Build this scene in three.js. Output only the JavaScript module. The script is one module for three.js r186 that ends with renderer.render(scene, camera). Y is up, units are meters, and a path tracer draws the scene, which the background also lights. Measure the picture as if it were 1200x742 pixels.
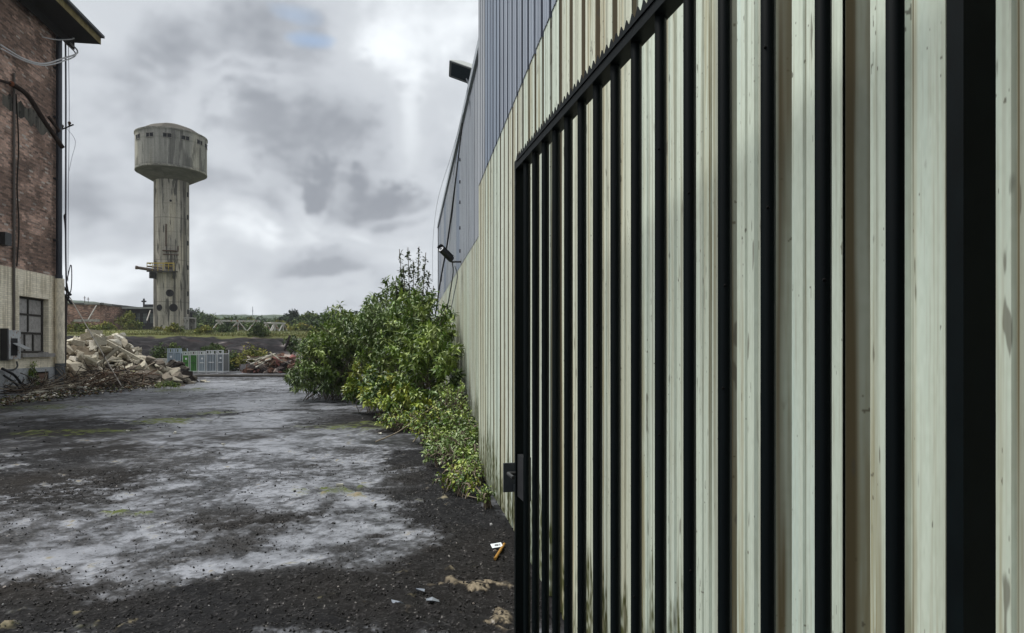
import * as THREE from 'three';
import { mergeGeometries } from 'three/addons/utils/BufferGeometryUtils.js';
import { ConvexGeometry } from 'three/addons/geometries/ConvexGeometry.js';

// ---------------------------------------------------------------- camera
const EYE = 1.55, F = 800, HOR = 410, KZ = 1.25, YAW = Math.atan(120 / F);
const scene = new THREE.Scene();
const camera = new THREE.PerspectiveCamera(2 * Math.atan(371 / F) * 180 / Math.PI, 1200 / 742, 0.05, 6000);
camera.position.set(0, EYE, 0);
camera.rotation.y = -YAW;
camera.setViewOffset(1200, 742, 0, -39, 1200, 742);   // vertical lens shift: verticals stay upright

const renderer = new THREE.WebGLRenderer({ antialias: true });
renderer.toneMapping = THREE.LinearToneMapping;
renderer.toneMappingExposure = 3.2;
renderer.shadowMap.enabled = true;

// ---------------------------------------------------------------- numbers
function rng(seed) { let a = seed >>> 0; return () => { a = (a + 0x6D2B79F5) >>> 0; let t = a; t = Math.imul(t ^ (t >>> 15), t | 1); t ^= t + Math.imul(t ^ (t >>> 7), t | 61); return ((t ^ (t >>> 14)) >>> 0) / 4294967296; }; }
const PERM = new Uint8Array(512), VAL = new Float32Array(256);
{ const r = rng(77); const p = [...Array(256).keys()]; for (let i = 255; i > 0; i--) { const j = Math.floor(r() * (i + 1)); [p[i], p[j]] = [p[j], p[i]]; } for (let i = 0; i < 512; i++) PERM[i] = p[i & 255]; for (let i = 0; i < 256; i++) VAL[i] = r() * 2 - 1; }
function vn(x, y) {   // value noise, -1..1
  const xi = Math.floor(x), yi = Math.floor(y); let u = x - xi, v = y - yi; u = u * u * (3 - 2 * u); v = v * v * (3 - 2 * v);
  const X = xi & 255, Y = yi & 255, X1 = (X + 1) & 255, Y1 = (Y + 1) & 255;
  const a = VAL[PERM[PERM[X] + Y]], b = VAL[PERM[PERM[X1] + Y]], c = VAL[PERM[PERM[X] + Y1]], d = VAL[PERM[PERM[X1] + Y1]];
  return a + (b - a) * u + (c - a + (a - b - c + d) * u) * v;
}
function fbm(x, y, o = 4) { let s = 0, a = 0.5; for (let i = 0; i < o; i++) { s += a * vn(x, y); x = x * 2.03 + 17.3; y = y * 2.03 - 9.1; a *= 0.5; } return s; }
const clamp = (v, a = 0, b = 1) => v < a ? a : v > b ? b : v;
const sst = (a, b, x) => { const t = clamp((x - a) / (b - a)); return t * t * (3 - 2 * t); };
const mix = (a, b, t) => a + (b - a) * t;
const s2l = (c) => { c /= 255; return c <= 0.04045 ? c / 12.92 : Math.pow((c + 0.055) / 1.055, 2.4); };
const l2s = (c) => 255 * (c <= 0.0031308 ? c * 12.92 : 1.055 * Math.pow(c, 1 / 2.4) - 0.055);

// a pixel and a depth along the optical axis (in units of 1.25 m) give a point; world x to the right of the alley, -z along it
const cT = Math.cos(YAW), sT = Math.sin(YAW);
function P(px, py, Z) { Z *= KZ; const X = (px - 600) / F * Z; return new THREE.Vector3(X * cT + Z * sT, EYE + (HOR - py) / F * Z, X * sT - Z * cT); }
function G(px, py) { return P(px, py, F * EYE / (py - HOR) / KZ).setY(0); }       // on the ground
const V3 = (x, y, z) => new THREE.Vector3(x, y, z);

// ---------------------------------------------------------------- sky
{
  const W = 2048, H = 1024, data = new Float32Array(W * H * 4);
  const spot = (px, py, rx, ry, w) => { const p = P(px, py, 1).sub(V3(0, EYE, 0)).normalize(); return [Math.atan2(p.x, -p.z), Math.asin(p.y), rx / F * 0.8, ry / F * 0.85, w]; };
  // cloud masses: the grey ones (w<0), the bright breaks (w>0)
  const masses = [spot(380, 145, 135, 75, -1.1), spot(430, 205, 85, 50, -0.8), spot(335, 205, 60, 40, -0.45), spot(400, 310, 115, 26, -0.95), spot(455, 262, 60, 14, -0.3), spot(150, 60, 170, 60, -0.55), spot(80, 215, 90, 50, -0.5), spot(260, 20, 90, 30, -0.15), spot(250, 230, 50, 20, -0.2),
    spot(480, 150, 26, 70, 0.7), spot(283, 118, 36, 34, 0.7), spot(330, 345, 110, 16, 0.4), spot(480, 290, 60, 25, 0.55), spot(300, 270, 60, 20, 0.35), spot(470, 40, 60, 30, 0.4), spot(120, 320, 80, 25, 0.2), spot(300, 75, 60, 14, 0.3)];
  const blues = [spot(372, 46, 30, 9, 1), spot(540, 2, 24, 12, 0.9), spot(355, 14, 28, 7, 0.6)];
  const rot = (x, y, o) => { let v = 0, a = 0.5; for (let i = 0; i < o; i++) { v += a * vn(x, y); const t = x; x = x * 1.56 + y * 1.22 + 11.3; y = y * 1.56 - t * 1.22 - 6.1; a *= 0.54; } return v; };
  const LG = new Float32Array(W * H), BG = new Float32Array(W * H);
  for (let j = H / 2 - 12; j < H; j++) {
    const el = ((j + 0.5) / H - 0.5) * Math.PI, y = Math.sin(el), ce = Math.cos(el);
    for (let i = 0; i < W; i++) {
      const ph = ((i + 0.5) / W - 0.5) * 2 * Math.PI, x = Math.cos(ph) * ce, z = Math.sin(ph) * ce, az = Math.atan2(x, -z), p = x * 9 + z * 2.5 + 20, q = y * 12 + z * 3 - x * 1.5 + 30;
      const wx = rot(p * 0.7 + 3.1, q * 0.7 + 8, 3), wy = rot(p * 0.7 - 7.7, q * 0.7 + 2.2, 3), n = rot(p * 0.55 + wx * 0.5, q * 0.7 + wy * 0.5, 4), e = rot(p * 1.9 + wx * 0.4 + 5, q * 1.9 + wy * 0.4, 7);
      let L = n * 0.7 + e * 0.85, blue = 0;
      for (const m of masses) { const a = (az - m[0] + wx * 0.05) / m[2], b = (el - m[1] + wy * 0.04) / m[3], r = a * a + b * b; if (r < 5) L += m[4] * (m[4] < -0.6 ? (1 - sst(0.15, 1.35, r - e * 1.7)) * (0.8 + e * 1.1) : Math.exp(-r)) * 0.95; }
      for (const m of blues) { const a = (az - m[0] + wx * 0.03) / m[2], b = (el - m[1] + wy * 0.02) / m[3], r = a * a + b * b; if (r < 6) blue += m[4] * (1 - sst(0.1, 1.0, r * 0.6 + e * 2.4 + 0.15)) * Math.exp(-r * 0.5); }
      LG[j * W + i] = L; BG[j * W + i] = blue;
    }
  }
  for (let j = 0; j < H; j++) for (let i = 0; i < W; i++) {
    const k = (j * W + i) * 4, y = Math.sin(((j + 0.5) / H - 0.5) * Math.PI), q = j * W + i, L = y < -0.02 ? -0.2 : LG[q], up = Math.min(j + 6, H - 1) * W + i, rim = y < -0.02 ? 0 : clamp((LG[up] - L) * 0.9, -0.2, 0.45), blue = clamp(BG[q]) * 0.75;
    const t = clamp(0.53 + L * 0.5 + rim * 0.45), g = t < 0.55 ? mix(150, 203, sst(0, 0.55, t)) : mix(203, 246, sst(0.55, 1, t));
    const r8 = mix(g - 4, 156, blue), g8 = mix(g + 1, 180, blue), b8 = mix(g + mix(9, 5, t), 212, blue), S = 0.355;
    data[k] = s2l(r8) * S; data[k + 1] = s2l(g8) * S; data[k + 2] = s2l(b8) * S; data[k + 3] = 1;
  }
  const t = new THREE.DataTexture(data, W, H, THREE.RGBAFormat, THREE.FloatType);
  t.mapping = THREE.EquirectangularReflectionMapping; t.magFilter = THREE.LinearFilter; t.minFilter = THREE.LinearFilter; t.wrapS = THREE.RepeatWrapping; t.needsUpdate = true;
  scene.background = t; scene.environment = t;
}
// veiled sun: high on the left
const sun = new THREE.DirectionalLight(new THREE.Color(1, 0.98, 0.94), 1.5);
sun.position.set(-33, 60, -25);
sun.target.position.set(0, 0, -14);
sun.castShadow = true; sun.shadow.radius = 50; sun.shadow.mapSize.set(4096, 4096);
Object.assign(sun.shadow.camera, { left: -70, right: 70, top: 70, bottom: -70, near: 1, far: 220 });
scene.add(sun, sun.target);
scene.fog = new THREE.FogExp2(new THREE.Color(0.78, 0.82, 0.88), 0.0003);

// ---------------------------------------------------------------- helpers
const used = {};
function numbered(n) { used[n] = (used[n] ?? -1) + 1; return used[n] ? n + '_' + String(used[n]).padStart(3, '0') : n; }
function shade(o) { o.castShadow = o.receiveShadow = true; return o; }
function clean(g) { g = g.index ? g.toNonIndexed() : g; for (const k of Object.keys(g.attributes)) if (!['position', 'normal', 'uv', 'color'].includes(k)) g.deleteAttribute(k); return g; }
function join(list) {
  list = list.map(clean); const col = list.some((g) => g.attributes.color);
  for (const g of list) { if (!g.attributes.uv) g.setAttribute('uv', new THREE.BufferAttribute(new Float32Array(g.attributes.position.count * 2), 2)); if (!col) g.deleteAttribute('color'); }
  return list.length > 1 ? mergeGeometries(list) : list[0];
}
function part(name, geo, mat, parent) { const m = shade(new THREE.Mesh(Array.isArray(geo) ? join(geo) : geo, mat)); m.name = name; parent.add(m); return m; }
function thing(name, label, category, at = [0, 0, 0], turn = 0, group) { const o = new THREE.Group(); o.name = numbered(name); o.position.set(...at); o.rotation.y = turn; o.userData = { label, category }; if (group) o.userData.group = group; scene.add(o); return o; }
function solo(name, geo, mat, label, category, group) { const m = part(numbered(name), geo, mat, scene); m.userData = { label, category }; if (group) m.userData.group = group; return m; }
function structure(name, geo, mat) { const m = part(numbered(name), geo, mat, scene); m.userData = { kind: 'structure' }; return m; }
function stuff(name, geo, mat, label, category) { const m = part(numbered(name), geo, mat, scene); m.userData = { kind: 'stuff', label, category }; return m; }
function bx(w, h, d, x = 0, y = 0, z = 0, ry = 0, rx = 0, rz = 0) { const g = new THREE.BoxGeometry(w, h, d); if (rx) g.rotateX(rx); if (rz) g.rotateZ(rz); if (ry) g.rotateY(ry); g.translate(x, y, z); return metreUV(g); }
function metreUV(g) {   // box mapping in metres
  g = g.index ? g.toNonIndexed() : g; const p = g.attributes.position, n = g.attributes.normal, uv = new Float32Array(p.count * 2);
  for (let i = 0; i < p.count; i++) { const ax = Math.abs(n.getX(i)), ay = Math.abs(n.getY(i)), az = Math.abs(n.getZ(i)); const [u, v] = ay > ax && ay > az ? [p.getX(i), p.getZ(i)] : ax > az ? [p.getZ(i), p.getY(i)] : [p.getX(i), p.getY(i)]; uv[2 * i] = u; uv[2 * i + 1] = v; }
  g.setAttribute('uv', new THREE.BufferAttribute(uv, 2)); return g;
}
function rod(a, b, r, r2 = r, seg = 8) { const d = b.clone().sub(a), g = new THREE.CylinderGeometry(r2, r, d.length(), seg, 1); g.applyQuaternion(new THREE.Quaternion().setFromUnitVectors(V3(0, 1, 0), d.clone().normalize())); const m = a.clone().add(b).multiplyScalar(0.5); g.translate(m.x, m.y, m.z); return g; }
function wire(pts, r, n = 24, seg = 5) { return new THREE.TubeGeometry(new THREE.CatmullRomCurve3(pts), n, r, seg, false); }
function tex(W, H, fn, { srgb = true, wrap = true, sx = 1, sy = 1 } = {}) {   // fn(x, y) -> [r,g,b] linear 0..1 (colour) or plain values
  const d = new Uint8Array(W * H * 4); for (let j = 0; j < H; j++) for (let i = 0; i < W; i++) { const c = fn(i, j), k = (j * W + i) * 4; for (let q = 0; q < 3; q++) d[k + q] = clamp(Math.round(srgb ? l2s(clamp(c[q])) : c[q] * 255), 0, 255); d[k + 3] = 255; }
  const t = new THREE.DataTexture(d, W, H); if (srgb) t.colorSpace = THREE.SRGBColorSpace; t.magFilter = THREE.LinearFilter; t.minFilter = THREE.LinearMipmapLinearFilter; t.generateMipmaps = true; if (wrap) t.wrapS = t.wrapT = THREE.RepeatWrapping; t.repeat.set(sx, sy); t.needsUpdate = true; return t;
}
const rgb = (r, g, b) => new THREE.Color().setRGB(r, g, b);
const mat = (c, rough = 0.8, o = {}) => new THREE.MeshPhysicalMaterial({ color: Array.isArray(c) ? rgb(...c) : c, roughness: rough, specularIntensity: rough >= 0.8 ? 0.3 : 0.8, ...o });

// general grainy tints, tileable enough at their size
const grainTex = tex(512, 512, (i, j) => { const n = 0.72 + 0.3 * fbm(i / 40, j / 40, 5) + 0.25 * fbm(i / 6, j / 6, 2); return [n, n * 0.985, n * 0.96]; });
const metalTex = tex(512, 512, (i, j) => { const n = 0.75 + 0.25 * fbm(i / 30, j / 70, 5); const rust = sst(0.22, 0.42, fbm(i / 28 + 40, j / 40 + 9, 5)); return [mix(n, 0.42, rust), mix(n, 0.2, rust), mix(n, 0.1, rust)]; });
const grain = (c, rough = 0.9, rep = 0.6, o = {}) => { const t = grainTex.clone(); t.repeat.set(rep, rep); return mat(c, rough, { map: t, bumpMap: t, bumpScale: 0.006, ...o }); };
const worn = (c, rough = 0.6, rep = 0.8, o = {}) => { const t = metalTex.clone(); t.repeat.set(rep, rep); return mat(c, rough, { map: t, ...o }); };

// ---------------------------------------------------------------- ground
const blob = (px, py, rx, ry, w) => { const c = G(px, py), Z = F * EYE / (py - HOR); return [c.x, -c.z, Math.max(rx / F * Z, 0.05), Math.max(ry * Z * Z / (F * EYE), 0.05), w]; };
const pale = [[250, 452, 95, 7, .9], [150, 478, 80, 7, .7], [330, 470, 60, 8, .8], [285, 495, 70, 10, .7], [330, 522, 60, 12, .8], [400, 505, 45, 8, .6], [215, 520, 55, 9, .55], [245, 565, 75, 14, .75], [300, 585, 50, 12, .6], [385, 565, 45, 12, .7], [430, 548, 45, 9, .7],
  [120, 598, 90, 10, .5], [40, 650, 75, 16, .95], [120, 640, 60, 18, .8], [200, 632, 60, 10, .8], [285, 650, 50, 12, .8], [345, 635, 45, 17, .95], [395, 628, 45, 14, .8], [440, 600, 42, 12, .9], [415, 655, 40, 12, .9], [300, 545, 60, 8, .5],
  [60, 560, 90, 20, -.8], [50, 510, 100, 16, -1.1], [240, 605, 60, 7, -.5], [180, 705, 260, 28, -1.4], [420, 705, 190, 30, -1.4], [540, 610, 55, 70, -1.5], [570, 690, 80, 60, -1.5], [445, 492, 80, 11, -1.3], [500, 540, 40, 25, -.9], [150, 530, 70, 12, -.7], [400, 645, 20, 6, -.8], [330, 607, 60, 4, -.7], [20, 690, 60, 18, -.5]].map((b) => blob(...b));
const mossy = [[400, 574, 34, 5], [245, 484, 28, 4], [100, 508, 70, 4], [212, 457, 30, 2.4], [190, 494, 40, 4], [420, 500, 70, 5], [30, 478, 60, 4], [150, 602, 40, 5]].map((b) => blob(...b, 1));
const mud = [[572, 690, 22, 7], [588, 728, 9, 18], [525, 684, 12, 4], [556, 690, 10, 6]].map((b) => blob(...b, 1));
const ellSlow = (list, x, d) => { let s = 0; for (const b of list) { const u = (x - b[0]) / b[2], v = (d - b[1]) / b[3], r = u * u + v * v; if (r < 5) s += b[4] * Math.exp(-r); } return s; };
const field = (list) => { const W = 300, H = 680, a = new Float32Array(W * H); for (let j = 0; j < H; j++) for (let i = 0; i < W; i++) a[j * W + i] = ellSlow(list, -26.5 + i * 0.1, -4.5 + j * 0.1); return a; };
const ell = (a, x, d) => { const fx = clamp((x + 26.5) * 10, 0, 298.9), fy = clamp((d + 4.5) * 10, 0, 678.9), i = fx | 0, j = fy | 0, u = fx - i, v = fy - j, k = j * 300 + i; return (a[k] * (1 - u) + a[k + 1] * u) * (1 - v) + (a[k + 300] * (1 - u) + a[k + 301] * u) * v; };
const paleF = field(pale), mossF = field(mossy), mudF = field(mud);
const joints = [[-9, 7.6, 1.0, 6.7], [-9, 11.7, 1.0, 10.4], [-14, 16.5, 0, 15.2], [-16, 24, 0, 22.5], [-3.3, 3.7, -5.9, 37], [-1.6, 3.7, -2.3, 15], [-4.4, 9, -1.2, 12.4]];
const _g = {};
function groundAt(x, d) {   // what the yard is made of at a place
  const w = fbm(x * 0.9, d * 0.9, 3), w2 = fbm(x * 0.9 + 31, d * 0.9 - 12, 3), f1 = fbm(x * 2.3 + w, d * 2.3 + w2, 5), f2 = fbm(x * 11 + 4, d * 11, 3);
  let m = ell(paleF, x + w * 0.5, d + w2 * 0.9) + 0.3 * sst(10, 16, d) * sst(-9, -4, x) + f1 * 1.35 + f2 * 0.9 + fbm(x * 26, d * 26, 3) * 0.75 + fbm(x * 5 + 3, d * 5, 2) * 0.5 + fbm(x * 0.35, d * 0.6, 2) * 0.5;
  let jn = 0; for (const j of joints) { const dx = j[2] - j[0], dy = j[3] - j[1], l2 = dx * dx + dy * dy, t = clamp(((x - j[0]) * dx + (d - j[1]) * dy) / l2), e = Math.hypot(x - j[0] - t * dx + f1 * 0.12, d - j[1] - t * dy + f2 * 0.08 + w * 0.35); jn = Math.max(jn, 1 - sst(0.012, 0.05, e)); }
  m = Math.pow(sst(-0.6, 1.35, m), 1.5) * (1 - 0.85 * jn);
  const mo = sst(0.35, 0.8, ell(mossF, x + w * 0.2, d + w2 * 0.3) + f1 * 0.7 + f2 * 0.5 - 0.1), mu = sst(0.4, 0.75, ell(mudF, x + f1 * 0.15, d + f2 * 0.1) + f1 * 0.5 + f2 * 0.6);
  _g.b = sst(-0.6, 0.6, ell(paleF, x + w * 0.6, d + w2) + fbm(x * 0.5 + 9, d * 0.5, 2) * 1.1 + f1 * 0.5 + f2 * 0.3 + 0.15 * sst(8, 14, d)); _g.m = m; _g.mo = mo; _g.mu = mu; _g.f1 = f1; _g.f2 = f2; _g.jn = jn; return _g;
}
function groundH(x, d) { const g = groundAt(x, d); return (1 - g.m) * (0.012 + 0.022 * g.f2 + 0.02 * g.f1) + 0.03 * fbm(x * 0.3, d * 0.3, 2) + 0.02 * g.mo + g.mu * 0.02 - 0.012 * g.jn; }
function groundMaps(W, H, x0, d0, lx, ld, fine) {
  const col = new Uint8Array(W * H * 4), rou = new Uint8Array(W * H * 4), bmp = new Uint8Array(W * H * 4);
  for (let j = 0; j < H; j++) for (let i = 0; i < W; i++) {
    const x = x0 + lx * (i + .5) / W, d = d0 + ld * (j + .5) / H, g = groundAt(x, d), k = (j * W + i) * 4;
    const s1 = vn(x * 46, d * 46), s2 = vn(x * 92 + 7, d * 92), grit = fine ? 0.6 * s1 + 0.5 * s2 : vn(x * 18, d * 18) * 0.7;
    const brown = clamp(0.5 + 1.4 * fbm(x * 0.8 + 60, d * 0.8, 3) - (d > 6 ? 0.25 : 0));
    // soot and wet grit, with glints on the lumps painted in as pale speckle
    const glint = Math.max(0, grit) ** 2 * 0.045; let r = 0.0025 + 0.004 * brown + glint * 1.05, gg = 0.0026 + 0.002 * brown + glint, b = 0.0034 - 0.0004 * brown + glint;
    // grimy slab under thin soot, then the worn concrete
    { const q = 0.026 + 0.03 * g.f1 + 0.03 * g.f2 + glint * 0.6, k = g.b * clamp(0.75 + grit * 0.4); r = mix(r, q, k); gg = mix(gg, q * 1.01, k); b = mix(b, q * 1.08, k); }
    const pc = 0.17 + 0.1 * g.f1 + 0.09 * g.f2 + 0.04 * grit; const speck = sst(0.35, 0.75, fine ? s1 * 0.6 + s2 * 0.6 : g.f2 * 1.6);
    const ck = fbm(x * 1.1 + g.f1 * 0.5 + 7, d * 1.1 + g.f2 * 0.15, 3), crack = 1 - sst(0.004, 0.016, Math.abs(ck)); const c = pc * (1 - 0.6 * speck) * (1 - 0.65 * crack);
    r = mix(r, c * 0.95, g.m); gg = mix(gg, c * 0.99, g.m); b = mix(b, c * 1.1, g.m);
    const mo = g.mo * clamp(0.35 + grit * 1.0 + g.f2 * 1.4 + g.f1); r = mix(r, 0.06, mo); gg = mix(gg, 0.075, mo); b = mix(b, 0.013, mo);
    const mu = g.mu * clamp(0.45 + grit * 1.1 + g.f2 * 1.2); r = mix(r, 0.2, mu); gg = mix(gg, 0.165, mu); b = mix(b, 0.115, mu);
    if (fine && s2 > 0.9 && s1 > 0.2) { r += 0.16; gg += 0.15; b += 0.14; }
    col[k] = l2s(clamp(r, 0.0015)); col[k + 1] = l2s(clamp(gg, 0.0015)); col[k + 2] = l2s(clamp(b, 0.0015)); col[k + 3] = 255;
    const ro = clamp(mix(mix(0.95, 0.5 + 0.1 * grit, g.b), 0.36 + 0.25 * g.f1 + 0.1 * grit, g.m) + 0.4 * mo + 0.3 * mu, 0.25, 1) * 255; rou[k] = rou[k + 1] = rou[k + 2] = ro; rou[k + 3] = 255;
    const bh = clamp(0.5 + mix(grit * 0.42, grit * 0.1 + g.f2 * 0.1 - speck * 0.15, g.m)) * 255; bmp[k] = bmp[k + 1] = bmp[k + 2] = bh; bmp[k + 3] = 255;
  }
  return [col, rou, bmp].map((a, q) => { const t = new THREE.DataTexture(a, W, H); if (!q) t.colorSpace = THREE.SRGBColorSpace; t.magFilter = THREE.LinearFilter; t.minFilter = THREE.LinearMipmapLinearFilter; t.generateMipmaps = true; t.needsUpdate = true; return t; });
}
function groundSheet(name, x0, x1, d0, d1, st, maps, bump, skip, hf) {
  const nx = Math.round((x1 - x0) / st), nd = Math.round((d1 - d0) / st), pos = [], uv = [], idx = [];
  for (let j = 0; j <= nd; j++) for (let i = 0; i <= nx; i++) { const x = x0 + i * st, d = d0 + j * st; pos.push(x, hf(x, d), -d); uv.push(i / nx, j / nd); }
  for (let j = 0; j < nd; j++) for (let i = 0; i < nx; i++) { if (skip && skip(x0 + (i + .5) * st, d0 + (j + .5) * st)) continue; const a = j * (nx + 1) + i, b = a + 1, c = a + nx + 1; idx.push(a, b, c, b, c + 1, c); }
  const g = new THREE.BufferGeometry(); g.setAttribute('position', new THREE.Float32BufferAttribute(pos, 3)); g.setAttribute('uv', new THREE.Float32BufferAttribute(uv, 2)); g.setIndex(idx); g.computeVertexNormals();
  return structure(name, g, new THREE.MeshPhysicalMaterial({ map: maps[0], roughness: 1, roughnessMap: maps[1], bumpMap: maps[2], bumpScale: bump, specularIntensity: 0.5 }));
}
const NX0 = -7, NX1 = 0.8, ND0 = 3, ND1 = 11.4;
const edge = (x, d) => sst(0, 0.3, Math.min(x - NX0, NX1 - x + 0.2, d - ND0, ND1 - d));
groundSheet('yard_pavement', NX0, NX1, ND0, ND1, 0.04, groundMaps(1600, 1600, NX0, ND0, NX1 - NX0, ND1 - ND0, true), 0.014, null, (x, d) => { const e = edge(x, d), h = groundH(x, d); return h + e * (1 - _g.m) * (0.010 * vn(x * 21, d * 21) + 0.008 * vn(x * 39, d * 39)); });
groundSheet('yard_pavement', -24, 1.4, -3, 59, 0.2, groundMaps(1024, 2000, -24, -3, 25.4, 62, false), 0.02, (x, d) => x > NX0 && x < NX1 && d > ND0 && d < ND1, groundH);
structure('ground', new THREE.PlaneGeometry(5000, 5000).rotateX(-Math.PI / 2).translate(0, -0.12, 0), mat([0.05, 0.048, 0.045], 0.95));
console.log('ground done');

// ---------------------------------------------------------------- hall with corrugated cladding
const WX = 0.87 * cT, W2 = WX + 0.38, PITCH = 0.2632, PH = 1.1768, SPLIT = 3.61, TOP = 6.85, NEAREND = 8.56, FAREND = P(514, 410, 23.7).z * -1;
function whiteLook(s, y, px, py) {   // s along the wall, y up: cream paint, run-off streaks, algae at the foot
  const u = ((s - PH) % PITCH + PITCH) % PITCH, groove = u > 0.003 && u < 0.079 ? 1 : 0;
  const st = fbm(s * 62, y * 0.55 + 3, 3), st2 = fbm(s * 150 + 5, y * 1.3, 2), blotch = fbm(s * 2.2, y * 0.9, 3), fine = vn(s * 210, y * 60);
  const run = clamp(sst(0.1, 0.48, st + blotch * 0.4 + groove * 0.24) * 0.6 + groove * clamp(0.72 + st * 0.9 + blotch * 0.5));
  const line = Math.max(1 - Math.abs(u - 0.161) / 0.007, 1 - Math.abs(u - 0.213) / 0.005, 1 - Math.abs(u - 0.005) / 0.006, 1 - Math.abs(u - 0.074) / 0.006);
  const scr = sst(0.5, 0.62, fbm(s * 55 + 11, y * 9 + 4, 3) + 0.12 * blotch);
  const warm = sst(-0.25, 0.3, fbm(s * 1.1 + 40, y * 0.35, 3) + st * 0.35); let r = mix(0.53, 0.59, warm) + 0.06 * blotch + 0.03 * fine, g = mix(0.645, 0.635, warm) + 0.06 * blotch + 0.03 * fine, b = mix(0.605, 0.535, warm) + 0.05 * blotch + 0.03 * fine;
  const gr = fbm(s * 240, y * 5, 3), tan = sst(0.08, 0.45, fbm(s * 9 + 70, y * 0.22, 3) + groove * 0.38 + st * 0.3) * clamp(0.72 + gr * 1.2 + st2 * 0.5); r = mix(r, 0.34, tan * 0.82); g = mix(g, 0.285, tan * 0.82); b = mix(b, 0.15, tan * 0.82);
  const wearl = clamp(gr * 1.6 - 0.25) * 0.5; r = mix(r, 0.3, wearl); g = mix(g, 0.26, wearl); b = mix(b, 0.17, wearl);
  const spk = vn(s * 170 + 3, y * 70) > 0.9 && vn(s * 31, y * 13) > 0.1 ? 0.75 : 0; r = mix(r, 0.07, spk); g = mix(g, 0.06, spk); b = mix(b, 0.04, spk);
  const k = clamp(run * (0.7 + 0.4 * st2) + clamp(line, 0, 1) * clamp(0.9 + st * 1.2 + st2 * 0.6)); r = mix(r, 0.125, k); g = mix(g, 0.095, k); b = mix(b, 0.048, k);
  r = mix(r, 0.10, scr * 0.7); g = mix(g, 0.085, scr * 0.7); b = mix(b, 0.06, scr * 0.7);
  const al = sst(0, 0.5, 0.85 - y * 1.5 + fbm(s * 9, y * 2.4 + 8, 4) * 1.2 + st * 0.8), ag = clamp(al * (0.75 + 0.6 * vn(s * 60, y * 30)));
  r = mix(r, 0.075, ag); g = mix(g, 0.08, ag); b = mix(b, 0.026, ag);
  return [r, g, b];
}
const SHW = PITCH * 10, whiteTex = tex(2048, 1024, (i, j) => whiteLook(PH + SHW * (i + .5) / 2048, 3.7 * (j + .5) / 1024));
const blueTex = tex(1024, 512, (i, j) => { const s = PH + SHW * (i + .5) / 1024, y = 3.4 * j / 512, u = ((s - PH) % PITCH + PITCH) % PITCH, groove = u > 0.003 && u < 0.079 ? 1 : 0, st = fbm(s * 40, y * 0.6, 3), f = fbm(s * 3, y * 2, 3), line = Math.max(1 - Math.abs(u - 0.161) / 0.012, 1 - Math.abs(u - 0.213) / 0.008), k = clamp(sst(0.1, 0.5, st + 0.4 * f) * 0.35 + groove * clamp(0.9 + st) + clamp(line, 0, 1) * 0.7); return [mix(0.36 + .06 * f, 0.026, k), mix(0.385 + .06 * f, 0.034, k), mix(0.415 + .06 * f, 0.058, k)]; });  // grooves painted blue-black: their shade put into the colour, along with dirt
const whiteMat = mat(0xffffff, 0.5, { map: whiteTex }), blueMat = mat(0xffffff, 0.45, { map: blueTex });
const coreMat = mat([0.12, 0.13, 0.14], 0.8), trimMat = mat([0.3, 0.33, 0.36], 0.5);
const hall = thing('industrial_hall', 'long metal hall clad in corrugated sheets, cream below and blue grey above', 'hall', [0, 0, 0]);
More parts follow.
